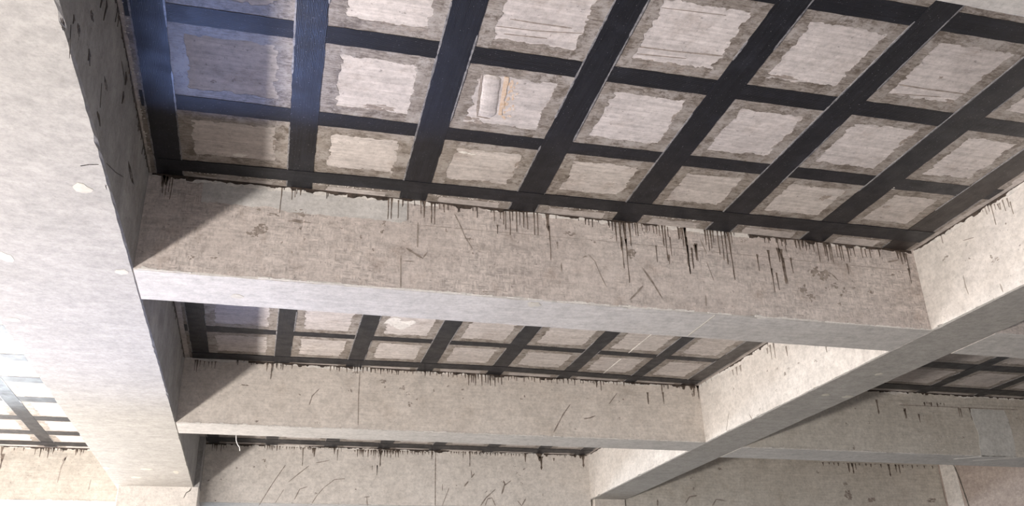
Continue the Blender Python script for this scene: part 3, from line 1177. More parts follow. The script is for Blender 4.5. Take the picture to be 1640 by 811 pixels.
[-0.506,6.491,0.067,0.061],
[-0.687,7.052,0.062,0.066],
[-0.978,6.477,0.044,0.08],
[-0.166,6.648,0.038,0.083],
[2.684,0.078,0.049,0.047],
[6.232,1.856,0.044,0.041],
[6.496,1.879,0.051,0.042],
[0.634,0.338,0.037,0.035],
[6.33,1.136,0.03,0.035]],"S":{"d":[],"s":[[[[1.946,-2.07],
[2.08,-2.069],
[2.283,-2.074]],0.007],
[[[1.89,-1.998],
[2.098,-2.009],
[2.394,-2.053]],0.005],
[[[1.945,-1.946],
[2.181,-1.963]],0.007],
[[[2.644,-2.01],
[2.878,-2.018],
[3.185,-2.043]],0.009],
[[[2.705,-1.95],
[2.992,-1.974]],0.006],
[[[2.682,-2.337],
[3.038,-2.36]],0.003],
[[[4.338,-2.035],
[4.519,-2.034],
[4.81,-2.044]],0.009],
[[[4.36,-1.946],
[4.673,-1.984]],0.006],
[[[0.354,-1.75],
[0.403,-1.748]],0.013],
[[[1.139,-1.073],
[1.368,-1.057]],0.006]],"p":[[1.299,-1.875,0.062,0.029],
[1.446,-1.867,0.094,0.03],
[1.847,-2.013,0.029,0.087],
[1.988,-1.85,0.065,0.026],
[2.212,-1.861,0.083,0.02],
[2.445,-1.45,0.018,0.124],
[1.401,-1.109,0.108,0.032],
[1.578,-1.048,0.073,0.02],
[2.266,-1.86,0.049,0.026],
[1.616,-0.691,0.043,0.114],
[1.623,-0.452,0.032,0.102],
[2.4,-0.627,0.032,0.096],
[2.226,-0.372,0.063,0.021],
[2.385,-2.077,0.023,0.073],
[2.806,-1.887,0.068,0.031],
[2.94,-1.881,0.121,0.037],
[3.091,-1.887,0.069,0.027],
[3.63,-1.947,0.088,0.019],
[4.045,-1.544,0.031,0.097],
[4.079,-1.288,0.032,0.105],
[4.051,-1.162,0.029,0.05],
[3.192,-1.419,0.034,0.064],
[3.242,-1.856,0.035,0.027],
[3.738,-0.84,0.046,0.024],
[4.264,-0.801,0.043,0.04],
[4.307,-0.599,0.031,0.087],
[4.711,-0.689,0.036,0.052],
[4.279,-1.995,0.026,0.076],
[4.748,-1.949,0.067,0.024],
[4.606,-1.863,0.08,0.018],
[4.814,-2.251,0.03,0.054],
[4.794,-1.525,0.034,0.084],
[4.843,-1.328,0.043,0.075],
[4.84,-0.819,0.037,0.114],
[4.536,-2.154,0.019,0.011],
[5.26,-0.655,0.039,0.019],
[0.447,-1.155,0.031,0.02],
[0.556,-1.185,0.011,0.03],
[0.802,-1.036,0.035,0.027],
[0.674,-0.812,0.059,0.014],
[1.097,-1.036,0.03,0.022],
[0.802,-0.542,0.015,0.076],
[1.113,-0.644,0.013,0.043],
[0.453,-0.236,0.048,0.017],
[1.214,-1.737,0.04,0.022],
[1.048,-1.966,0.01,0.058],
[1.038,-1.421,0.014,0.048]]}}''')

# ---------------------------------------------------------------- structure: floor, ceilings
H = 0.709
G1L, G1R, G2L, G2R, G3L = -1.022, 0.0, 6.0, 6.576, 12.70


def box(mb, x0, x1, y0, y1, z0, z1):
    k = len(mb.v)
    for z in (z0, z1):
        mb.v += [(x0, y0, z), (x1, y0, z), (x1, y1, z), (x0, y1, z)]
    mb.f += [(k, k + 3, k + 2, k + 1), (k + 4, k + 5, k + 6, k + 7)] + [(k + i, k + (i + 1) % 4, k + 4 + (i + 1) % 4, k + 4 + i) for i in range(4)]


def structure(name, b, mat, z0=None):
    mb = MB()
    box(mb, *b)
    return mb.build(name, mat, kind='structure', loc=((b[0] + b[1]) / 2, (b[2] + b[3]) / 2, b[4]))


structure('floor', (-16, 22, -14, 20, -0.2, 0.0), M['floor'])
structure('ceiling', (G1L - 7.0, G2L + 0.3, -9.0, 9.6, ZS, ZS + 0.2), M['cell'])
structure('ceiling', (G2L + 0.3, 20.0, -9.0, 9.6, ZS + 0.13, ZS + 0.33), M['cell'])


# ---------------------------------------------------------------- beams
def beam_body(mb, axis, a0, a1, c0, c1, depth, r, top=0.02, step=0.07):
    """long concrete beam; lower arrises nibbled. material slots: 0 sides, 1 soffit"""
    n = int((a1 - a0) / step)
    k = len(mb.v)
    ch = 0.008
    zb, zt = ZS - depth, ZS + top
    for i in range(n + 1):
        a = a0 + (a1 - a0) * i / n
        e = 0 if i in (0, n) else 1
        j = [r.uniform(-1, 1) * e for _ in range(4)]
        chip = (r.random() < 0.06) * 0.014 * e
        prof = [(c0, zt), (c0 + j[0] * 0.001, zb + ch + 0.006 * max(0, j[1]) + chip), (c0 + ch + j[1] * 0.005 + chip, zb),
                (c1 - ch - abs(j[2]) * 0.005 - chip * 0.6, zb), (c1, zb + ch + 0.006 * abs(j[3])), (c1, zt)]
        for c, z in prof:
            mb.v.append((a, c, z) if axis == 'x' else (c, a, z))
    mats = []
    for i in range(n):
        q = k + 6 * i
        for jj in range(6):
            j2 = (jj + 1) % 6
            f = (q + jj, q + j2, q + 6 + j2, q + 6 + jj)
            mb.f.append(f[::-1] if axis == 'x' else f)
            mats.append(1 if jj in (1, 2, 3) else (0 if jj != 5 else 0))
    mb.f.append(tuple(range(k, k + 6)) if axis == 'x' else tuple(range(k + 5, k - 1, -1)))
    e = k + 6 * n
    mb.f.append(tuple(range(e + 5, e - 1, -1)) if axis == 'x' else tuple(range(e, e + 6)))
    mats += [0, 0]
    return mats


def marks(parent, fr, key, mat_s='smear', mat_d='drip'):
    d = DATA.get(key)
    if not d:
        return
    r = random.Random(key)
    if d['d']:
        mb = MB()
        for u, v0, v1, w in d['d']:
            drip(mb, fr, u, v0, v1, w, r)
        mb.build('resin_drip', M[mat_d], parent, kind='stuff')
    if d['s'] or d['p']:
        mb = MB()
        for pts, w in d['s']:
            stroke(mb, fr, pts, w, 0.0015, r)
        for u, v, ru, rv in d['p']:
            k = max(3, min(26, int(ru * rv * 11000)))
            for i in range(k):
                a = r.uniform(0, 6.28)
                q = math.sqrt(r.random()) * 0.85
                s = r.uniform(0.08, 0.34) if k > 3 else 0.5
                blob(mb, fr, u + ru * q * math.cos(a), v + rv * q * math.sin(a), max(ru * s, 0.004), max(rv * s, 0.004), 0.0016, 9, 0.65, r)
        mb.build('resin_smear', M[mat_s], parent, kind='stuff')


def corner_bead(parent, fr, u0, u1, r, dark=0.75, z=0.0, runs=26, pale=0.65):
    """squeezed-out epoxy and pale mortar along the joint with the slab"""
    mb, wb = MB(), MB()
    seed_phase = r.uniform(0, 6)
    u = u0
    while u < u1 - 0.05:
        L = r.uniform(0.15, 0.7)
        e = min(u1, u + L)
        if r.random() < dark:
            pts = ragged(u, e, 0.014, 0.009, 0.022, 0.014, r)
            strip_plate(mb, fr, [(s, z) for s, o in pts], [(s, z - max(0.004, o)) for s, o in pts], 0.004)
        if r.random() < pale:
            pts = ragged(u, e, 0.03, 0.01, 0.015, 0.02, r)
            strip_plate(wb, fr, [(s, z) for s, o in pts], [(s, z - max(0.006, o)) for s, o in pts], 0.002)
        u = e
    for i in range(int((u1 - u0) * runs)):
        u = r.uniform(u0, u1)
        if math.sin(u * 5.1 + seed_phase) + r.uniform(-0.8, 0.8) > 0.2:
            drip(mb, fr, u, z - 0.002, z - abs(r.gauss(0, 0.03)) - 0.015, r.uniform(0.006, 0.014), r)
    mb.build('resin_bead', M['bead'], parent, kind='stuff')
    if wb.v:
        wb.build('mortar_line', M['mortar'], parent, kind='stuff')


def fin(parent, fr, u0, u1, v, r, amp=0.008, dens=0.6):
    """crumbly mortar fins left along a formwork arris"""
    mb = MB()
    u = u0
    while u < u1:
        L = r.uniform(0.02, 0.12)
        if r.random() < dens:
            pts = ragged(u, min(u + L, u1), amp * 0.5, amp * 0.5, amp, 0.012, r)
            strip_plate(mb, fr, [(s, v + abs(o) * 0.9) for s, o in pts], [(s, v - 0.003) for s, o in pts], 0.006)
        u += L
    mb.build('mortar_fin', M['mortar'], parent, kind='stuff')


def cross_beam(label, x0, x1, y0, y1, depth=H, mats=('face', 'soffit_x'), key=None, top=0.0, bead=True, seed=1, smear='smear', smat='smear'):
    r = random.Random(seed)
    t = root('concrete_cross_beam', ((x0 + x1) / 2, (y0 + y1) / 2, ZS - depth), label, 'beam', 'cross beams between the girders')
    mb = MB()
    ml = beam_body(mb, 'x', x0, x1, y0, y1, depth, r, top)
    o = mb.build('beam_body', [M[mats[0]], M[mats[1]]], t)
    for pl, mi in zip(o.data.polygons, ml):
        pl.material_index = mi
    fr = face_front(y0)
    if key:
        marks(t, fr, key, smat)
    if bead:
        corner_bead(t, fr, x0 + 0.02, x1 - 0.02, r, 0.85, top)
        fin(t, fr, x0, x1, -depth + 0.006, r, 0.011, 0.8)
    return t


near = cross_beam('nearest concrete cross beam, only its underside edge seen in the top right corner', G1R, G2L, -3.93, -3.385, seed=2, bead=False)
b1 = cross_beam('largest cross beam, brown stained face streaked with dark resin runs', G1R, G2L, 0.0, 0.527, key='B1', seed=3)
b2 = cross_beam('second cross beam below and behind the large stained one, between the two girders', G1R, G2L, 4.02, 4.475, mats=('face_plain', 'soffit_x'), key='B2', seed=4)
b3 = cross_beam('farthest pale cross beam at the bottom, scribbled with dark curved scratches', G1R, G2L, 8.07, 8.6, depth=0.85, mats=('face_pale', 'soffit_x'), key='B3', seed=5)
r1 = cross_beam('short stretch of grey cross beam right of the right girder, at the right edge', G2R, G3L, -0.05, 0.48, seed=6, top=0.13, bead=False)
r2 = cross_beam('shaded cross beam right of the right girder with a whitish mortar patch on its face', G2R, G3L, 4.2, 4.77, mats=('face_grey_brown', 'soffit_x'), key='R2', seed=7, top=0.13)
r3 = cross_beam('deep shaded cross beam at the bottom right, seen below the patched beam', G2R, G3L, 8.017, 8.6, depth=0.85, mats=('face_grey_brown', 'soffit_x'), key='R3', seed=8, top=0.13, bead=True)
l3 = cross_beam('bright bleached cross beam at the bottom left, left of the wide girder', G1L - 7, G1L, 8.7, 9.3, depth=0.765, mats=('face_grey_brown', 'soffit_x'), key='L3', seed=9, smat='faint')


def girder(label, c0, c1, mats, seed, y0=-9.0, y1=9.6, top=0.0, depth=H):
    r = random.Random(seed)
    t = root('concrete_girder', ((c0 + c1) / 2, (y0 + y1) / 2, ZS - depth), label, 'girder', 'long girders running away from the camera')
    mb = MB()
    ml = beam_body(mb, 'y', y0, y1, c0, c1, depth, r, top)
    o = mb.build('girder_body', [M[q] for q in mats], t)
    for i, (pl, mi) in enumerate(zip(o.data.polygons, ml)):
        pl.material_index = mi
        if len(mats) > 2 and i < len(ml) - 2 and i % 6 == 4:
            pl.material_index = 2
    return t


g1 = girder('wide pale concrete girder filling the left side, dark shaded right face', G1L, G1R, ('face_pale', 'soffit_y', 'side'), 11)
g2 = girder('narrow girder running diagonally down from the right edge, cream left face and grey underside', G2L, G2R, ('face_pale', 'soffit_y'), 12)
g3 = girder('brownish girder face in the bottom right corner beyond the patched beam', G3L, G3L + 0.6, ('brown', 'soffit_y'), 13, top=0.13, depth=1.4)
marks(g2, face_left(G2L), 'G2', 'faint', 'smear')
marks(g1, face_right(G1R), 'G1', 'bead', 'bead')
rr = random.Random(5)
corner_bead(g2, face_left(G2L), -3.3, -0.02, rr, 0.8, runs=6)
corner_bead(g2, face_left(G2L), 0.55, 4.05, rr, 0.8, runs=6)
corner_bead(g2, face_left(G2L), 4.62, 8.0, rr, 0.8, runs=6)
fin(g2, face_left(G2L), -3.3, 7.9, -H + 0.01, rr, 0.006, 0.4)
corner_bead(g1, face_right(G1R), -3.3, -0.02, rr, 1.0, pale=0.1)
corner_bead(g1, face_right(G1R), 0.55, 4.05, rr, 1.0, pale=0.1)
# light mortar chips on the undersides
mb = MB()
for u, v, ru, rv in DATA['spots']:
    if u < 0:
        blob(mb, under(-H), u, v, ru, rv, 0.003, 11, 0.25, rr)
mb.build('mortar_spot', M['chip'], g1, kind='stuff')
mb = MB()
for u, v, ru, rv in DATA['spots']:
    if u > 5.9:
        blob(mb, under(-H), u, v, ru, rv, 0.003, 11, 0.25, rr)
mb.build('mortar_spot', M['chip'], g2, kind='stuff')
mb = MB()
for u, v, ru, rv in DATA['spots']:
    if 0 < u < 5.9 and v < 1:
        blob(mb, under(-H), u, v, ru, rv, 0.003, 11, 0.25, rr)
stroke(mb, under(-H), [(4.09, 0.02), (4.09, 0.50)], 0.009, 0.002, rr)
mb.build('mortar_spot', M['chip'], b1, kind='stuff')

# grey skim coat on the upper left of the large beam face
mb = MB()
lo = ragged(0.35, 1.74, -0.185, 0.012, 0.02, 0.02, rr)
strip_plate(mb, face_front(0.0), [(s, -0.02) for s, o in lo], [(s, o) for s, o in lo], 0.0012)
mb.build('skim_coat', M['skim'], b1, label='pale grey smooth skim coat along the top left')
# horizontal formwork board line
mb = MB()
stroke(mb, face_front(0.0), [(1.75, -0.20), (3.2, -0.185), (5.9, -0.19)], 0.004, 0.0008, rr, 0.6)
mb.build('board_line', M['faint'], b1, kind='stuff')
# white repair patch on the right beam
fr = face_front(4.2)
mb = MB()
A = [(10.14 - 0.02 * math.sin(i) + rr.uniform(-0.01, 0.01), -0.06 - i * 0.072) for i in range(10)]
B = [(10.68 + 0.05 * math.sin(i * 0.35) + rr.uniform(-0.012, 0.012), -0.06 - i * 0.071) for i in range(10)]
strip_plate(mb, fr, A, B, 0.006)
mb.build('repair_patch', M['repair'], r2, label='whitish repair mortar patch')
mb = MB()
stroke(mb, under(-H), [(9.85, 4.4), (10.05, 4.25), (10.15, 4.21)], 0.03, 0.003, rr, 0.5)
stroke(mb, under(-H), [(10.2, 4.45), (10.6, 4.24), (10.7, 4.21)], 0.012, 0.003, rr, 0.5)
for i in range(45):
    blob(mb, fr, 9.1 + rr.random() * 0.95, -0.45 - rr.random() * 0.24, 0.008, 0.005, 0.002, 6, 0.4, rr)
mb.build('mortar_spot', M['mortar'], r2, kind='stuff')
# lighter vertical band and crack on girder 3
fr = face_left(G3L)
mb = MB()
strip_plate(mb, fr, [(7.97, 0.12), (7.97, -1.38)], [(7.60, 0.12), (7.58, -1.38)], 0.004)
mb.build('pale_band', M['face_pale'], g3, label='light vertical band in the corner')
mb = MB()
stroke(mb, fr, [(7.66, 0.12), (7.56, -0.3), (7.50, -0.7), (7.44, -1.3)], 0.022, 0.006, rr)
mb.build('crack', M['joint'], g3)

# white cord hanging below the second beam
pts = [(0.590, 4.505, -0.62), (0.592, 4.51, -0.70), (0.597, 4.51, -0.755), (0.615, 4.51, -0.80), (0.640, 4.51, -0.83), (0.648, 4.51, -0.87)]
mb = MB()
for x, y, z in pts:
    for i in range(6):
        a = math.pi * i / 3
        mb.v.append((x + 0.0045 * math.cos(a), y + 0.0045 * math.sin(a), ZS + z))
for q in range(len(pts) - 1):
    for i in range(6):
        i2 = (i + 1) % 6
        mb.f.append((6 * q + i2, 6 * q + i, 6 * q + 6 + i, 6 * q + 6 + i2))
mb.f.append((0, 1, 2, 3, 4, 5))
mb.f.append(tuple(range(6 * len(pts) - 1, 6 * len(pts) - 7, -1)))
wo = mb.build('hanging_cord', M['wire'], loc=(0.59, 4.505, ZS - 0.62))
wo['label'] = 'thin white cord hanging behind the second cross beam, near the left girder'
wo['category'] = 'cord'


# ---------------------------------------------------------------- columns
def column(label, x0, x1, y0, y1, ztop, mat, seed, lip=False):
    r = random.Random(seed)
    t = root('concrete_column', ((x0 + x1) / 2, (y0 + y1) / 2, 0), label, 'column', 'concrete columns under the girders')
    mb = MB()
    n = 40
    c = 0.01
    prof0 = [(x0, y0 + c), (x0 + c, y0), (x1 - c, y0), (x1, y0 + c), (x1, y1 - c), (x1 - c, y1), (x0 + c, y1), (x0, y1 - c)]
    for i in range(n + 1):
        z = (ZS + ztop) * i / n
        for x, y in prof0:
            mb.v.append((x + r.uniform(-1, 1) * 0.0015, y + r.uniform(-1, 1) * 0.0015, z))
    for i in range(n):
        for j in range(8):
            j2 = (j + 1) % 8
            mb.f.append((8 * i + j, 8 * i + j2, 8 * i + 8 + j2, 8 * i + 8 + j))
    mb.f.append(tuple(range(7, -1, -1)))
    mb.f.append(tuple(range(8 * n, 8 * n + 8)))
    mb.build('column_shaft', M[mat], t)
    return t


c1 = column('pale column head under the far end of the wide left girder', -0.98, 0.07, 7.68, 8.55, -H, 'face_pale', 21)
# narrow return of the column beside the girder, up to the slab
mb = MB()
box(mb, 0.0005, 0.07, 7.68, 8.07, ZS - H, ZS - 0.001)
mb.build('column_return', M['side'], c1)  # shadowed sliver, its shade carried by the darker colour
mb = MB()
stroke(mb, Frame((0, 7.68, ZS), (1, 0, 0), (0, 0, 1), (0, -1, 0)), [(-0.03, -0.715), (-0.045, -0.76), (-0.09, -0.79), (-0.115, -0.86)], 0.012, 0.002, rr, 0.6)
mb.build('crack', M['joint'], c1)
c2 = column('grey column head under the far end of the right girder, at the bottom edge', 6.03, 6.56, 8.0, 8.55, -H, 'face_plain', 22)
c3 = column('column under the brownish girder in the far right corner', G3L + 0.02, G3L + 0.58, 8.0, 8.55, -1.4, 'face_plain', 23)

# ---------------------------------------------------------------- carbon strips
ORD = ['leftmost', 'second', 'third', 'fourth', 'fifth', 'sixth', 'seventh', 'rightmost']


def band(mb, fr, axis, line0, line1, s0, s1, t, r, jit=0.0025, step=0.05):
    n = max(2, int(abs(s1 - s0) / step))
    A, B = [], []
    for i in range(n + 1):
        f = i / n
        s = s0 + (s1 - s0) * f
        a = line0[0] + (line1[0] - line0[0]) * f + r.uniform(-jit, jit)
        b = line0[1] + (line1[1] - line0[1]) * f + r.uniform(-jit, jit)
        if i in (0, n):
            s += r.uniform(-1, 1) * 0.004
        A.append((s, a) if axis == 'x' else (a, s))
        B.append((s, b) if axis == 'x' else (b, s))
    if axis == 'y':
        A, B = B, A
    strip_plate(mb, fr, A, B, t)


def margin(mb, fr, axis, e0, e1, s0, s1, side, base, t, r):
    pts = ragged(s0, s1, base, base * 0.10, base * 0.25, 0.009, r)
    n = len(pts)
    A, B = [], []
    for i, (s, o) in enumerate(pts):
        e = e0 + (e1 - e0) * i / (n - 1)
        o = max(0.01, o)
        a, b = e - side * 0.015, e + side * o
        A.append((s, a) if axis == 'x' else (a, s))
        B.append((s, b) if axis == 'x' else (b, s))
    if (side > 0) == (axis == 'y'):
        A, B = B, A
    A, B = B, A
    strip_plate(mb, fr, A, B, t)


def strip(label, group, axis, l0, l1, s0, s1, seed, z=0.0, level=0, mleft=0.085, mright=0.085, mat=None):
    """l0,l1 = (low edge, high edge) across at s0 and s1"""
    r = random.Random(seed)
    fr = under(z)
    mid = (s0 + s1) / 2
    cc = (l0[0] + l0[1] + l1[0] + l1[1]) / 4
    loc = (mid, cc, ZS + z) if axis == 'x' else (cc, mid, ZS + z)
    t = root('carbon_fibre_strip', loc, label, 'strip', group)
    tt = {0: 0.0035, 1: 0.0055, 2: 0.0085}[level]
    mb = MB()
    band(mb, fr, axis, l0, l1, s0, s1, tt, r)
    mb.build('carbon_fabric', mat or M['carbon_' + axis], t)
    mb = MB()
    mt = 0.0012 if axis == 'x' else 0.0018
    if mleft:
        margin(mb, fr, axis, l0[0], l1[0], s0, s1, -1, mleft, mt, r)
    if mright:
        margin(mb, fr, axis, l0[1], l1[1], s0, s1, 1, mright, mt, r)
    if mb.v:
        mb.build('resin_margin', M['margin_' + axis], t, kind='stuff')
    mb = MB()
    for k in (0, 1):
        s = s0
        while s < s1 - 0.1:
            e = min(s1, s + r.uniform(0.1, 0.6))
            if r.random() < (0.8 if k == 0 else 0.45):
                pp = []
                for q in (s, (s + e) / 2, e):
                    f = (q - s0) / (s1 - s0)
                    c = l0[k] + (l1[k] - l0[k]) * f
                    pp.append((q, c) if axis == 'x' else (c, q))
                stroke(mb, fr, pp, 0.009, tt + 0.0012, r, 0.4)
            s = e
    mb.build('resin_edge', M['ridge'], t, kind='stuff')
    return t


GB = ('carbon strips along the near bay', 'carbon strips across the near bay', 'carbon strips along the middle bay', 'carbon strips across the middle bay')
YX = [(0.045, 0.225), (0.885, 1.055), (1.655, 1.845), (2.465, 2.640), (3.275, 3.465), (4.06, 4.25), (4.885, 5.095), (5.67, 5.885)]
NY0 = [((0.05, 0.22), (0.06, 0.23)), ((0.89, 1.06), (0.86, 1.02)), ((1.67, 1.86), (1.62, 1.80)), ((2.48, 2.68), (2.43, 2.60)),
       ((3.30, 3.50), (3.25, 3.43)), ((4.08, 4.29), (4.05, 4.23)), ((4.91, 5.13), (4.87, 5.09)), ((5.68, 5.91), (5.63, 5.85))]
NY = []
for lo_, hi_ in NY0:                       # edges at y = -0.3 and y = -2.2, carried on to the strip ends
    g = [(lo_[k] - hi_[k]) / 1.9 for k in (0, 1)]
    NY.append((tuple(lo_[k] + g[k] * 0.29 for k in (0, 1)), tuple(hi_[k] - g[k] * 1.16 for k in (0, 1))))
YX2 = [(0.085, 0.255), (0.92, 1.085), (1.695, 1.87), (2.485, 2.665), (3.295, 3.475), (4.15, 4.315), (5.00, 5.15), (5.74, 5.935)]
YX3 = [(0.10, 0.26), (0.91, 1.09), (1.76, 1.96), (2.56, 2.76), (3.36, 3.55), (4.21, 4.39), (5.03, 5.22), (5.73, 5.93)]
nth = ['leftmost', 'second from left', 'third from left', 'fourth from left', 'fourth from right', 'third from right', 'second from right', 'rightmost']
nb = ['beside the shaded left girder face', 'second from the left girder', 'just left of the rusty bulge', 'just right of the rusty bulge',
      'fourth from the right girder', 'third from the right girder', 'second from the right girder', 'against the cream right girder face']
for i, (a, b) in enumerate(YX):
    strip('black lengthwise strip in the near bay, %s' % nb[i], GB[0], 'y', NY[i][1], NY[i][0], -3.36, -0.012, 100 + i, level=1,
          mleft=0.03 if i == 0 else 0.085, mright=0.04 if i == 7 else 0.085, mat=M['carbon_warm'] if i == 7 else None)
XS = [((-2.60, -2.41), (-2.72, -2.53), 'farthest from the large beam, at the top right'), ((-1.78, -1.60), (-1.91, -1.74), 'third one up from the large beam'), ((-0.76, -0.56), (-1.12, -0.92), 'second one up from the large beam')]
XP = [[(0.03, 0.62), (1.9, 1.9)], ]


def xstrip_bent(label, group, pts, seed, z=0.0, level=0, m0=0.085, m1=0.085, mat=None):
    """pts: list of (x, y_low, y_high)"""
    r = random.Random(seed)
    fr = under(z)
    x0, x1 = pts[0][0], pts[-1][0]
    cy = sum(q[1] + q[2] for q in pts) / (2 * len(pts))
    t = root('carbon_fibre_strip', ((x0 + x1) / 2, cy, ZS + z), label, 'strip', group)
    tt = {0: 0.0035, 1: 0.0055, 2: 0.0085}[level]

    def at(x):
        for p, q in zip(pts, pts[1:]):
            if x <= q[0] + 1e-6:
                f = (x - p[0]) / (q[0] - p[0])
                return p[1] + (q[1] - p[1]) * f, p[2] + (q[2] - p[2]) * f
        return pts[-1][1:]
    mb = MB()
    n = int((x1 - x0) / 0.05)
    A, B = [], []
    for i in range(n + 1):
        x = x0 + (x1 - x0) * i / n
        lo, hi = at(x)
        A.append((x, lo + r.uniform(-0.0025, 0.0025)))
        B.append((x, hi + r.uniform(-0.0025, 0.0025)))
    strip_plate(mb, fr, A, B, tt)
    mb.build('carbon_fabric', mat or M['carbon_x'], t)
    mb = MB()
    for side, base in ((-1, m0), (1, m1)):
        if not base:
            continue
        A, B = [], []
        for s, o in ragged(x0, x1, base, base * 0.10, base * 0.22, 0.012, r):
            lo, hi = at(s)
            e = lo if side < 0 else hi
            A.append((s, e - side * 0.015))
            B.append((s, e + side * max(0.01, o)))
        if side < 0:
            A, B = B, A
        strip_plate(mb, fr, A, B, 0.0012)
    if mb.v:
        mb.build('resin_margin', M['margin_x'], t, kind='stuff')
    return t


xstrip_bent('black carbon fibre strip across the near bay, the topmost one, at the upper right', GB[1], [(0.03, -2.60, -2.45), (5.95, -2.70, -2.55)], 201)
xstrip_bent('black carbon fibre strip across the near bay above the cell with the rusty bulge', GB[1], [(0.03, -1.79, -1.645), (2.6, -1.82, -1.67), (5.95, -1.87, -1.72)], 202)
xstrip_bent('black carbon fibre strip across the near bay below the cell with the rusty bulge', GB[1], [(0.03, -0.98, -0.82), (2.5, -0.995, -0.86), (5.95, -1.08, -0.93)], 203)
xstrip_bent('black carbon fibre strip across the near bay running close along the large beam', GB[1], [(0.07, -0.22, -0.08), (1.47, -0.27, -0.12), (3.4, -0.31, -0.15), (5.93, -0.36, -0.17)], 204, level=2, m1=0.05)

for i, (a, b) in enumerate(YX2):
    strip('black lengthwise strip in the middle bay beyond the large beam, %s' % nth[i], GB[2], 'y', (a, b), (a, b), 0.56, 4.01, 120 + i, level=1,
          mleft=0.03 if i == 0 else 0.085, mright=0.03 if i == 7 else 0.085, mat=M['carbon_warm'] if i == 7 else None)
xstrip_bent('black carbon fibre strip across the middle bay, the upper of the two seen there', GB[3], [(0.05, 2.97, 3.15), (1.0, 2.98, 3.105), (3.3, 2.935, 3.06), (5.95, 3.0, 3.12)], 211)
xstrip_bent('black carbon fibre strip across the middle bay, running along the second cross beam', GB[3], [(0.08, 3.81, 4.0), (0.92, 3.79, 3.97), (3.4, 3.70, 3.86), (5.93, 3.80, 3.94)], 212, level=2, m1=0.04)
for i, (a, b) in enumerate(YX3):
    strip('short visible strip end above the farthest pale beam, %s' % nth[i], 'carbon strips along the far bay', 'y', (a, b), (a, b), 4.50, 8.05, 140 + i, level=1,
          mleft=0.03 if i == 0 else 0.08, mright=0.03 if i == 7 else 0.09)
xstrip_bent('dark carbon fibre strip running along the top of the farthest pale beam', 'carbon strips across the far bay', [(0.08, 7.68, 7.93), (5.0, 7.71, 7.96), (5.95, 7.68, 7.92)], 213, level=2, m1=0.04)

# right bay, slab 0.13 higher
zr = 0.13
for i, (a, b, lab) in enumerate([(9.20, 9.38, 'left one of two'), (10.14, 10.32, 'right one of two'), (11.0, 11.18, 'at the right edge')]):
    strip('shaded carbon fibre strip running away in the right bay, %s' % lab, 'carbon strips in the right bay', 'y', (a, b), (a + 0.08, b + 0.08), 0.55, 4.18, 160 + i, z=zr, level=1)
xstrip_bent('shaded carbon fibre strip across the right bay, the upper one', 'carbon strips in the right bay', [(6.7, 2.99, 3.20), (11.9, 2.93, 3.14)], 221, z=zr)
xstrip_bent('shaded carbon fibre strip across the right bay, along the patched beam', 'carbon strips in the right bay', [(6.7, 3.88, 4.08), (11.9, 3.88, 4.08)], 222, z=zr, level=2, m1=0.05)

# left bay
strip('sunlit grey looking carbon fibre strip running diagonally away in the left bay', 'carbon strips in the left bay', 'y', (-2.19, -2.01), (-2.19, -2.01), 0.0, 8.66, 170, level=1)
strip('carbon fibre strip along the left bay just left of the wide girder', 'carbon strips in the left bay', 'y', (-1.30, -1.12), (-1.30, -1.12), 0.0, 8.66, 171, level=1, mleft=0.05, mright=0.02)
lw = ['nearest, at the left edge', 'second one away', 'third one away', 'fourth one away', 'third from the bleached beam', 'second from the bleached beam', 'close along the bleached beam']
for i, yc in enumerate([3.43, 4.34, 5.17, 6.02, 6.96, 7.77, 8.44]):
    xstrip_bent('bleached grey strip across the left bay, %s' % lw[i], 'carbon strips in the left bay', [(-5.0, yc - 0.11, yc + 0.11), (-1.04, yc - 0.11, yc + 0.11)], 230 + i, m0=0.04, m1=0.04, level=2 if i == 6 else 0)

# ---------------------------------------------------------------- exposed conduit bulge with rust in the near bay
fr = under(0)
t = root('conduit_bulge', (2.03, -1.35, ZS), 'raised cylindrical conduit bulge with rusty stain in a near bay ceiling cell', 'conduit')
mb = MB()
n, L0, L1 = 9, -1.58, -1.16
k = 0
nl = 14
for j in range(nl + 1):
    f = j / nl
    y = L0 + (L1 - L0) * f
    cx = 1.975 + 0.07 * f
    w = 0.055 * (0.55 if j in (0, nl) else 1) * (1 + rr.uniform(-0.06, 0.06))
    for i in range(n + 1):
        a = math.pi * i / n
        mb.v.append((cx - w * math.cos(a), y + rr.uniform(-0.003, 0.003), ZS + 0.002 - 0.013 * math.sin(a) * (0.5 if j in (0, nl) else 1)))
for j in range(nl):
    for i in range(n):
        q = j * (n + 1) + i
        mb.f.append((q, q + n + 1, q + n + 2, q + 1))
mb.f.append(tuple(range(0, n + 1)))
mb.f.append(tuple(range(nl * (n + 1) + n, nl * (n + 1) - 1, -1)))
mb.build('conduit_cover', M['cell'], t)
mb = MB()
strip_plate(mb, fr, [(2.045 + 0.07 * q / 8, L0 + 0.055 * q) for q in range(8)], [(2.068 + 0.07 * q / 8 + rr.uniform(-.006, .012), L0 + 0.055 * q) for q in range(8)], 0.003)
for i in range(34):
    f = rr.random()
    blob(mb, fr, 2.08 + 0.05 * f + abs(rr.gauss(0, 0.03)), L0 + 0.42 * f, 0.007, 0.014, 0.0012, 9, 0.6, rr)
mb.build('rust_stain', M['rust'], t, kind='stuff')
mb = MB()
stroke(mb, fr, [(1.915, L0), (1.95, -1.35), (1.985, L1 + 0.01), (2.07, L1 + 0.02)], 0.014, 0.002, rr, 0.5)
for i in range(9):
    blob(mb, fr, 1.98 + rr.uniform(-0.05, 0.07), -1.10 + rr.uniform(-0.03, 0.04), 0.02, 0.014, 0.003, 8, 0.5, rr)
mb.build('dark_edge', M['smear'], t, kind='stuff')

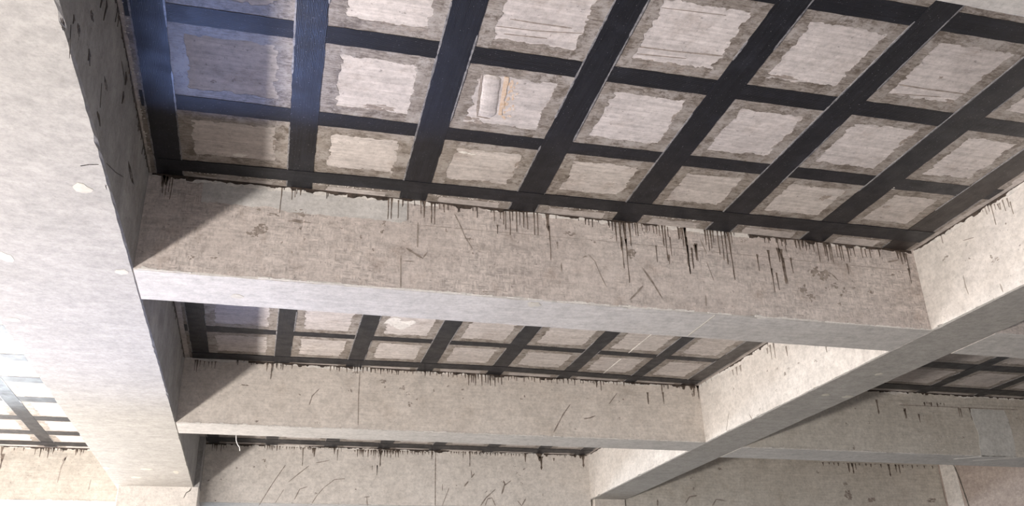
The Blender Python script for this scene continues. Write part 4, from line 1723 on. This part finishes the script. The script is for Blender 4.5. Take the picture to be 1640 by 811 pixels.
# resin smears and scratches on the ceiling cells, rows of small air bubbles beside the strips
ceil = next(o for o in COL.objects if o.name == 'ceiling')
marks(ceil, under(0), 'S', 'smear')
mb = MB()
for i in range(260):
    u = rr.uniform(0.2, 5.7)
    blob(mb, under(0), u, -0.105 - 0.019 * u + 0.04 + rr.gauss(0, 0.008), 0.005, 0.004, 0.004, 6, 0.3, rr)
for i in range(70):
    blob(mb, under(0), 0.025 + rr.gauss(0, 0.01), rr.uniform(-2.6, -0.3), 0.006, 0.005, 0.005, 6, 0.3, rr)
mb.build('air_bubble', M['mortar'], ceil, kind='stuff')

# small white plaster crumbs and patches sticking to the ceiling cells
def flake(label, pts):
    mb = MB()
    cx = sum(q[0] for q in pts) / len(pts)
    cy = sum(q[1] for q in pts) / len(pts)
    for u, v, ru, rv in pts:
        blob(mb, under(0), u, v, ru, rv, 0.004, 12, 0.3, rr)
    o = mb.build('plaster_flake', M['mortar'], loc=(cx, cy, ZS))
    o['label'] = label
    o['category'] = 'plaster'
    o['group'] = 'white plaster patches on the ceiling'


flake('small white plaster flake in the cell beside the left girder, next to the large beam', [(0.57, -0.36, 0.035, 0.02), (0.60, -0.37, 0.03, 0.012)])
flake('bright white ragged plaster patch in a middle bay cell just behind the large beam', [(2.0, 2.50, 0.07, 0.12), (2.1, 2.60, 0.08, 0.11), (2.17, 2.52, 0.05, 0.08)])
flake('small pale plaster chip beside the strip below the rusty bulge', [(2.0, -0.72, 0.03, 0.014), (2.05, -0.71, 0.025, 0.01)])
flake('pale plaster chip in the cell above the last corner near the right girder', [(5.12, -0.93, 0.05, 0.03)])
mb = MB()
stroke(mb, under(0), [(4.66, 2.2), (4.65, 3.0)], 0.012, 0.0035, rr, 0.2)
stroke(mb, under(0), [(4.65, 3.19), (4.645, 3.75)], 0.012, 0.0035, rr, 0.2)
o = mb.build('chalk_line', M['mortar'], loc=(4.65, 3.0, ZS))
o['label'] = 'thin white chalk line running away across the middle bay ceiling cells'
o['category'] = 'line'
